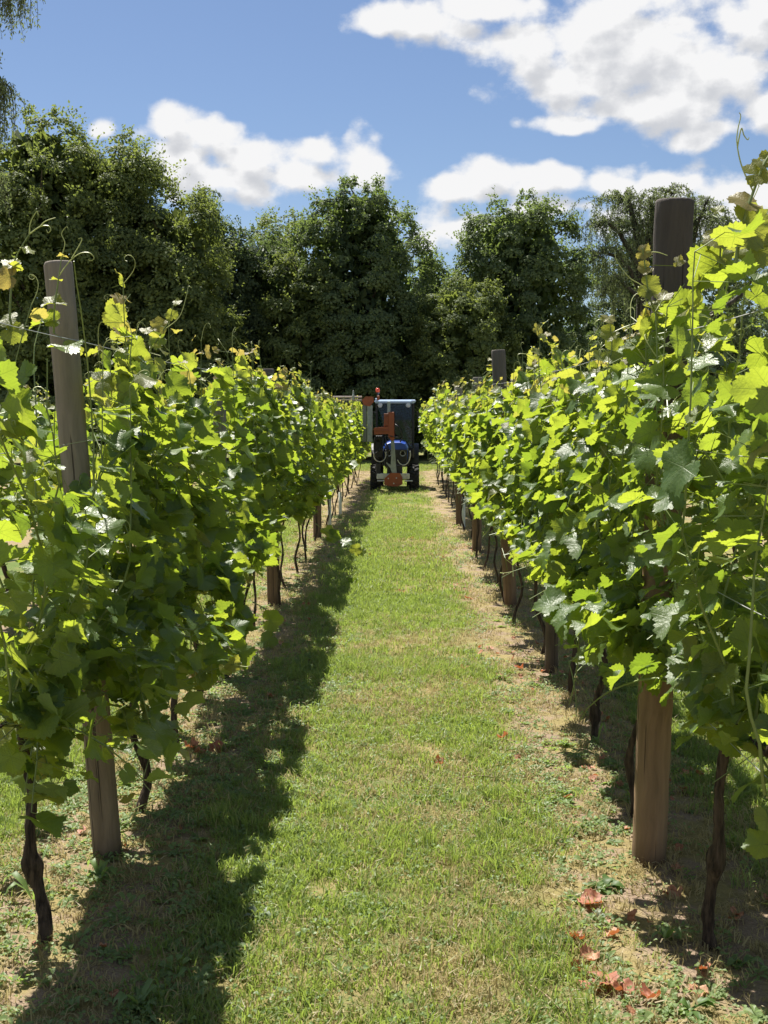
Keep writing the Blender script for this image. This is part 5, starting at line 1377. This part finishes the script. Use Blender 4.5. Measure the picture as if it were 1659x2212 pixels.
def build_cover():
    def gm(nm, n, h, w, sp, seed, mat, flop=.6):
        V, F, A = blades(n, h, w, sp, seed, flop); return mesh_np(nm, V, F, [mat], attrs={'tint': A})
    lawn = source("grass", [gm("grass", 22, .050, .0042, .055, 300 + i, M_GRASS, .85) for i in range(6)])
    tall = source("tall_grass", [gm("grass", 24, .105, .0042, .045, 320 + i, M_GRASS, .75) for i in range(5)])
    dry = source("dry_grass", [gm("grass", 20, .036, .0038, .06, 340 + i, M_DRY, 1.3) for i in range(5)])
    far = source("far_grass", [gm("grass", 34, .055, .007, .14, 360 + i, M_GRASS, .8) for i in range(4)])
    fard = source("far_dry_grass", [gm("grass", 30, .045, .007, .14, 380 + i, M_DRY, 1.2) for i in range(4)])
    def rm(seed, n, L, w, lift, stalk):
        V, F = rosette(n, L, w, seed, lift, stalk); return mesh_np("weed", V, F, [M_WEED], attrs={'tint': np.random.default_rng(seed).random(len(V))})
    weeds = source("weeds", [rm(400 + i, 7 + i % 4, .032, .020, .3, .03) for i in range(5)] + [rm(410 + i, 9, .05, .017, .25, .0) for i in range(3)])
    small = source("clover", [rm(430 + i, 9, .016, .014, .3, .035) for i in range(4)])
    gp = lambda x, y: np.clip(1 - strip(x, y), 0, 1) * (.32 + .68 * patch(x, y, 31, 1.6) * (1 - .35 * np.exp(-((x - .12) / .28) ** 2)))
    dp = lambda x, y: np.clip(strip(x, y) * .40 + (1 - strip(x, y)) * (.50 - .50 * patch(x, y, 31, 1.6) + .38 * np.exp(-((x - .10) / .26) ** 2) * np.clip(patch(x, y, 47, 1.1) * 1.4, 0, 1)), 0, 1)
    tp = lambda x, y: (1 - strip(x, y)) * np.clip(2.2 * (patch(x, y, 37, 2.6) - .58) + 1.3 * np.exp(-((x + .33 + .06 * np.sin(y * 2.3)) / .12) ** 2) * patch(x, y, 38, 3) + .9 * np.exp(-((x - .42) / .12) ** 2) * (y < 6), 0, 1)
    wp = lambda x, y: np.clip(strip(x, y) * (.08 + .45 * (x < -.9) + 1.3 * np.clip(patch(x, y, 33, 3.2) - .35, 0, 1)) + .9 * np.exp(-((x + .66) / .26) ** 2) + .35 * np.exp(-((x - .58) / .16) ** 2), 0, 1)
    scatter("grass", lawn, np.vstack([place(-2.6, 2.2, 2.6, 7, 720, gp, 1), place(-3, 2.6, 7, 11, 420, gp, 2)]), 1, .7, 1.3)
    scatter("tall_grass", tall, np.vstack([place(-2.4, 2.0, 2.6, 8, 300, tp, 3), place(-3, 2.6, 8, 18, 120, tp, 4)]), 2, .5, 1.1, .2)
    scatter("dry_grass", dry, np.vstack([place(-2.6, 2.2, 2.6, 7, 560, dp, 5), place(-3, 2.6, 7, 11, 330, dp, 6)]), 3, .7, 1.4, .25)
    scatter("far_grass", far, np.vstack([place(-3.5, 3.2, 10.5, 20, 110, gp, 7), place(-5.5, 5.5, 20, 42, 34, lambda x, y: np.clip(gp(x, y) + (y > 36), 0, 1), 8)]), 4, .8, 1.4)
    scatter("far_dry_grass", fard, np.vstack([place(-3.5, 3.2, 10.5, 20, 75, dp, 9), place(-5.5, 5.5, 20, 40, 18, dp, 10)]), 5, .8, 1.3)
    scatter("weeds", weeds, np.vstack([place(-2.6, 2.2, 2.6, 8, 190, wp, 11), place(-3, 2.6, 8, 20, 60, wp, 12)]), 6, .5, 1.15, .2)
    scatter("clover", small, np.vstack([place(-2.6, 2.2, 2.6, 8, 210, lambda x, y: .25 + .6 * wp(x, y), 13), place(-3, 2.6, 8, 16, 70, wp, 14)]), 7, .6, 1.3, .2)
    # straw and clippings lying about
    r = np.random.default_rng(55); b = MB()
    P = np.vstack([place(-2.2, 1.9, 2.7, 7, 75, lambda x, y: .25 + .6 * strip(x, y), 15), place(-2.2, 1.9, 7, 12, 30, lambda x, y: .2 + .6 * strip(x, y), 16)])
    for p in P:
        a = r.uniform(0, 3.14); l = r.uniform(.015, .07) * (2 if r.random() < .06 else 1); d = np.array([math.cos(a), math.sin(a), r.normal() * .15]) * l / 2; s = np.array([-math.sin(a), math.cos(a), .3]) * r.uniform(.0009, .0022)
        c = p + [0, 0, .012 + r.random() * .014]; mid = c + [0, 0, r.uniform(-.004, .008)]
        k = [c - d - s, c - d + s, mid + s, mid - s, c + d + s * .6, c + d - s * .6]; b.add(k, [(0, 1, 2, 3), (3, 2, 4, 5)], a=r.random())
    tag(b.build("straw", blade_material("straw", (0.36, 0.29, 0.16), (0.62, 0.53, 0.34), (.4, .33, .2), .4), attr='tint'), kind='stuff')

def dead_leaf_material():
    m, nt, out = new_mat("withered_leaf"); L = nt.links
    oi = nn(nt, 'ShaderNodeObjectInfo'); uv = nn(nt, 'ShaderNodeUVMap')
    no = nn(nt, 'ShaderNodeTexNoise', i_Scale=3.2, i_Detail=5.0); L.new(uv.outputs[0], no.inputs['Vector'])
    c = mixc(nt, oi.outputs['Random'], (0.36, 0.12, 0.06), (0.52, 0.29, 0.17))
    c = mixc(nt, sstep(nt, no.outputs[0], .42, .7), c, (0.22, 0.085, 0.045))
    p = nn(nt, 'ShaderNodeBsdfPrincipled', i_Roughness=0.6); L.new(c, p.inputs['Base Color'])
    bp = nn(nt, 'ShaderNodeBump', i_Strength=.6, i_Distance=.004); L.new(no.outputs[0], bp.inputs['Height']); L.new(bp.outputs[0], p.inputs['Normal'])
    t = nn(nt, 'ShaderNodeBsdfTranslucent', n0=(.55, .16, .05, 1)); mx = nn(nt, 'ShaderNodeMixShader', n0=.25)
    L.new(p.outputs[0], mx.inputs[1]); L.new(t.outputs[0], mx.inputs[2]); L.new(mx.outputs[0], out.inputs[0])
    return m

def build_litter():
    md = dead_leaf_material(); ms = []
    lm = []
    for i in range(5):
        V, F, uv = leaf_template(14, False, 560 + i, crumple=.55, teeth=False); lm.append(mesh_np("litter", V * .03, F, [md], uv=uv, smooth=True))
    lp = lambda x, y: np.clip(strip(x, y) * 1.4 * (patch(x, y, 44, 2.2) > .45), 0, 1) * (.35 + .65 * (x > 0))
    P = np.vstack([place(-2.2, 1.9, 2.7, 8, 26, lp, 21), place(-2.2, 1.9, 8, 16, 14, lp, 22)]); P[:, 2] += .012
    scatter("leaf_litter", source("litter", lm), P, 23, .4, 1.2, .35)
    for i in range(7):
        V, F, uv = leaf_template(36, True, 500 + i, crumple=.30 + .08 * i); ms.append(mesh_np("fallen_leaf", V, F, [md], uv=uv, smooth=True))
    spots = [
        (1280, 1948, .062, 'pale orange crumpled leaf beside the green rosette left of the right knotty vine'),
        (1462, 1928, .040, 'small curled orange leaf between the thick post and the knotty vine'),
        (1296, 2120, .085, 'largest red dead leaf, spread flat on bare soil at the lower right'),
        (1345, 2140, .050, 'reddish leaf overlapping the right end of the largest red leaf'),
        (1268, 2068, .045, 'folded brown leaf just above the largest red leaf'),
        (1243, 2092, .034, 'small amber leaf standing upright left of the largest red leaf'),
        (1408, 2160, .045, 'pair-lobed rust leaf low at the right, below the bare soil'),
        (1523, 2095, .034, 'cupped bright orange leaf under the knotty vine at the right edge'),
        (1590, 1990, .032, 'small orange leaf right of the foot of the right knotty vine'),
        (1510, 2140, .040, 'pale tan curled leaf on the soil near the bottom right'),
        (1370, 1985, .034, 'thin upright brown leaf between the two rosettes at lower right'),
        (1245, 2027, .048, 'flat brown leaf beside the dark green rosette at the lower right'),
        (945, 1646, .042, 'dark red dead leaf alone in the middle of the grass path'),
        (1088, 1595, .042, 'brown dead leaf upright on the right edge of the path'),
        (1118, 1640, .026, 'tiny reddish leaf right below the upright brown one'),
        (1004, 1441, .036, 'red leaf on the soil left of the slim dark post'),
        (1012, 1292, .055, 'bright rust leaf left of the brown post with the square top'),
        (868, 1278, .048, 'brown leaf in mid path, level with the square topped post'),
        (800, 1200, .048, 'orange leaf at the shadow edge far up the path'),
        (412, 1618, .055, 'orange leaf in the sun beside the kinked left vine'),
        (428, 1632, .045, 'second orange leaf touching the first by the kinked vine'),
        (470, 1620, .050, 'dark red leaf half in shade right of the kinked vine'),
        (385, 1600, .030, 'small red leaf behind the foot of the kinked vine'),
        (1060, 1400, .04, 'faded red leaf on the dry strip before the slim dark post'),
        (1120, 1445, .045, 'brown leaf lying right by the foot of the slim dark post'),
        (890, 1165, .06, 'dark brown leaf far up the path before the tractor'),
    ]
    r = np.random.default_rng(77)
    for i, (px, py, s, lab) in enumerate(spots):
        g = ground(px, py, .015)
        o = bpy.data.objects.new("fallen_leaf", ms[i % 7]); COL.objects.link(o)
        o.location = (g.x, g.y, float(gz(g.x, g.y)) + .012 + s * .03); o.scale = (s, s, s)
        up = 'upright' in lab
        o.rotation_euler = (r.normal() * .3 + (1.0 if up else 0), r.normal() * .3, r.uniform(0, 6.28))
        tag(o, lab, 'dead leaf', 'withered leaves on the ground')
    # single weed plants big enough to pick out
    def weed(px, py, n, L, w, lift, lab, seed, mat=M_WEED):
        g = ground(px, py); e = thing('weed_plant', lab, 'weed', (g.x, g.y, float(gz(g.x, g.y)) - .004), 'broad leaved weeds by the vine feet')
        q = np.random.default_rng(seed)
        for i in range(n):
            V, F = rosette(1, L * q.uniform(.7, 1.1), w, seed * 31 + i, lift * q.uniform(.6, 1.5))
            o = obj("leaf", mesh_np("leaf", V, F, [mat], smooth=True, attrs={'tint': np.zeros(len(V))}), e); o.rotation_euler = (0, 0, 2 * math.pi * (i + q.uniform(-.25, .25)) / n)
    dk = blade_material("rosette_leaf", (0.045, 0.095, 0.022), (0.11, 0.185, 0.045), (.2, .36, .04), .0)
    gy = blade_material("grey_weed_leaf", (0.14, 0.18, 0.12), (0.24, 0.29, 0.20), (.24, .32, .14), .0)
    weed(1305, 1920, 15, .085, .034, .35, 'dark green rosette left of the foot of the thick right post', 1, dk)
    weed(1200, 2040, 12, .080, .032, .4, 'dark green rosette at the path edge, lowest on the right', 2, dk)
    weed(1440, 2035, 7, .080, .028, .9, 'plantain with upright leaves before the right knotty vine', 3)
    weed(1290, 1985, 16, .045, .014, .5, 'silvery grey weed clump beneath the pale orange leaf', 4, gy)
    weed(1605, 2085, 9, .065, .030, .4, 'spreading weed at the right edge below the knotty vine', 5)
    weed(1490, 2190, 10, .075, .026, .6, 'leafy weed cut by the bottom edge at the right', 6, dk)
    weed(215, 1905, 11, .075, .026, .7, 'bright green weed between the knotty left vine and leaning post', 7)
    weed(72, 1950, 5, .105, .026, 1.6, 'tall upright dock leaf beside the foot of the left knotty vine', 8)
    weed(560, 1985, 12, .060, .024, .5, 'pale weed at the edge of the left shade, lower path', 9, gy)
    weed(490, 2060, 9, .065, .026, .5, 'weed lit at the border of the big left shadow', 10)
    weed(1212, 1740, 12, .070, .028, .5, 'weed patch left of the thick post, level with its middle', 11)
    weed(1170, 1785, 10, .055, .026, .4, 'smaller weed beside the patch left of the thick post', 12, gy)
    weed(1290, 1612, 6, .060, .022, 1.3, 'upright weed at the foot of the crooked right vine', 13)
    weed(300, 2180, 9, .085, .024, .7, 'shaded weed at the bottom edge under the left row', 14)
    weed(470, 1760, 9, .055, .022, .5, 'weed in the shade right of the slender left vine', 15)
    weed(1100, 1350, 9, .06, .03, .8, 'green weed at the foot of the square topped post', 16)
    # sticks
    mt = paint("dry_cane", (.30, .22, .14), .8, var=.3)
    for (a, c, lab) in (((1118, 2133), (1230, 2212), 'dry forked cane lying across the path at the bottom'), ((858, 1815), (828, 1852), 'short twig on the grass in mid path'), ((1075, 1690), (985, 1688), 'thin straw coloured stalk lying crosswise on the path')):
        A, B = np.array(ground(*a)), np.array(ground(*c)); b = MB(); Mi = (A + B) / 2
        P = smooth_path([A - Mi + [0, 0, .018], (A - B) * .1 + [.01, .01, .026], B - Mi + [0, 0, .016]], 10)
        b.tube(P, np.linspace(.0035, .0018, 10), 5); o = b.build("twig", mt, None, True, loc=Mi.tolist()); tag(o, lab, 'twig')
build_cover()
build_litter()
print("single leaves", N_LEAF[0], "objects", len(S.objects))
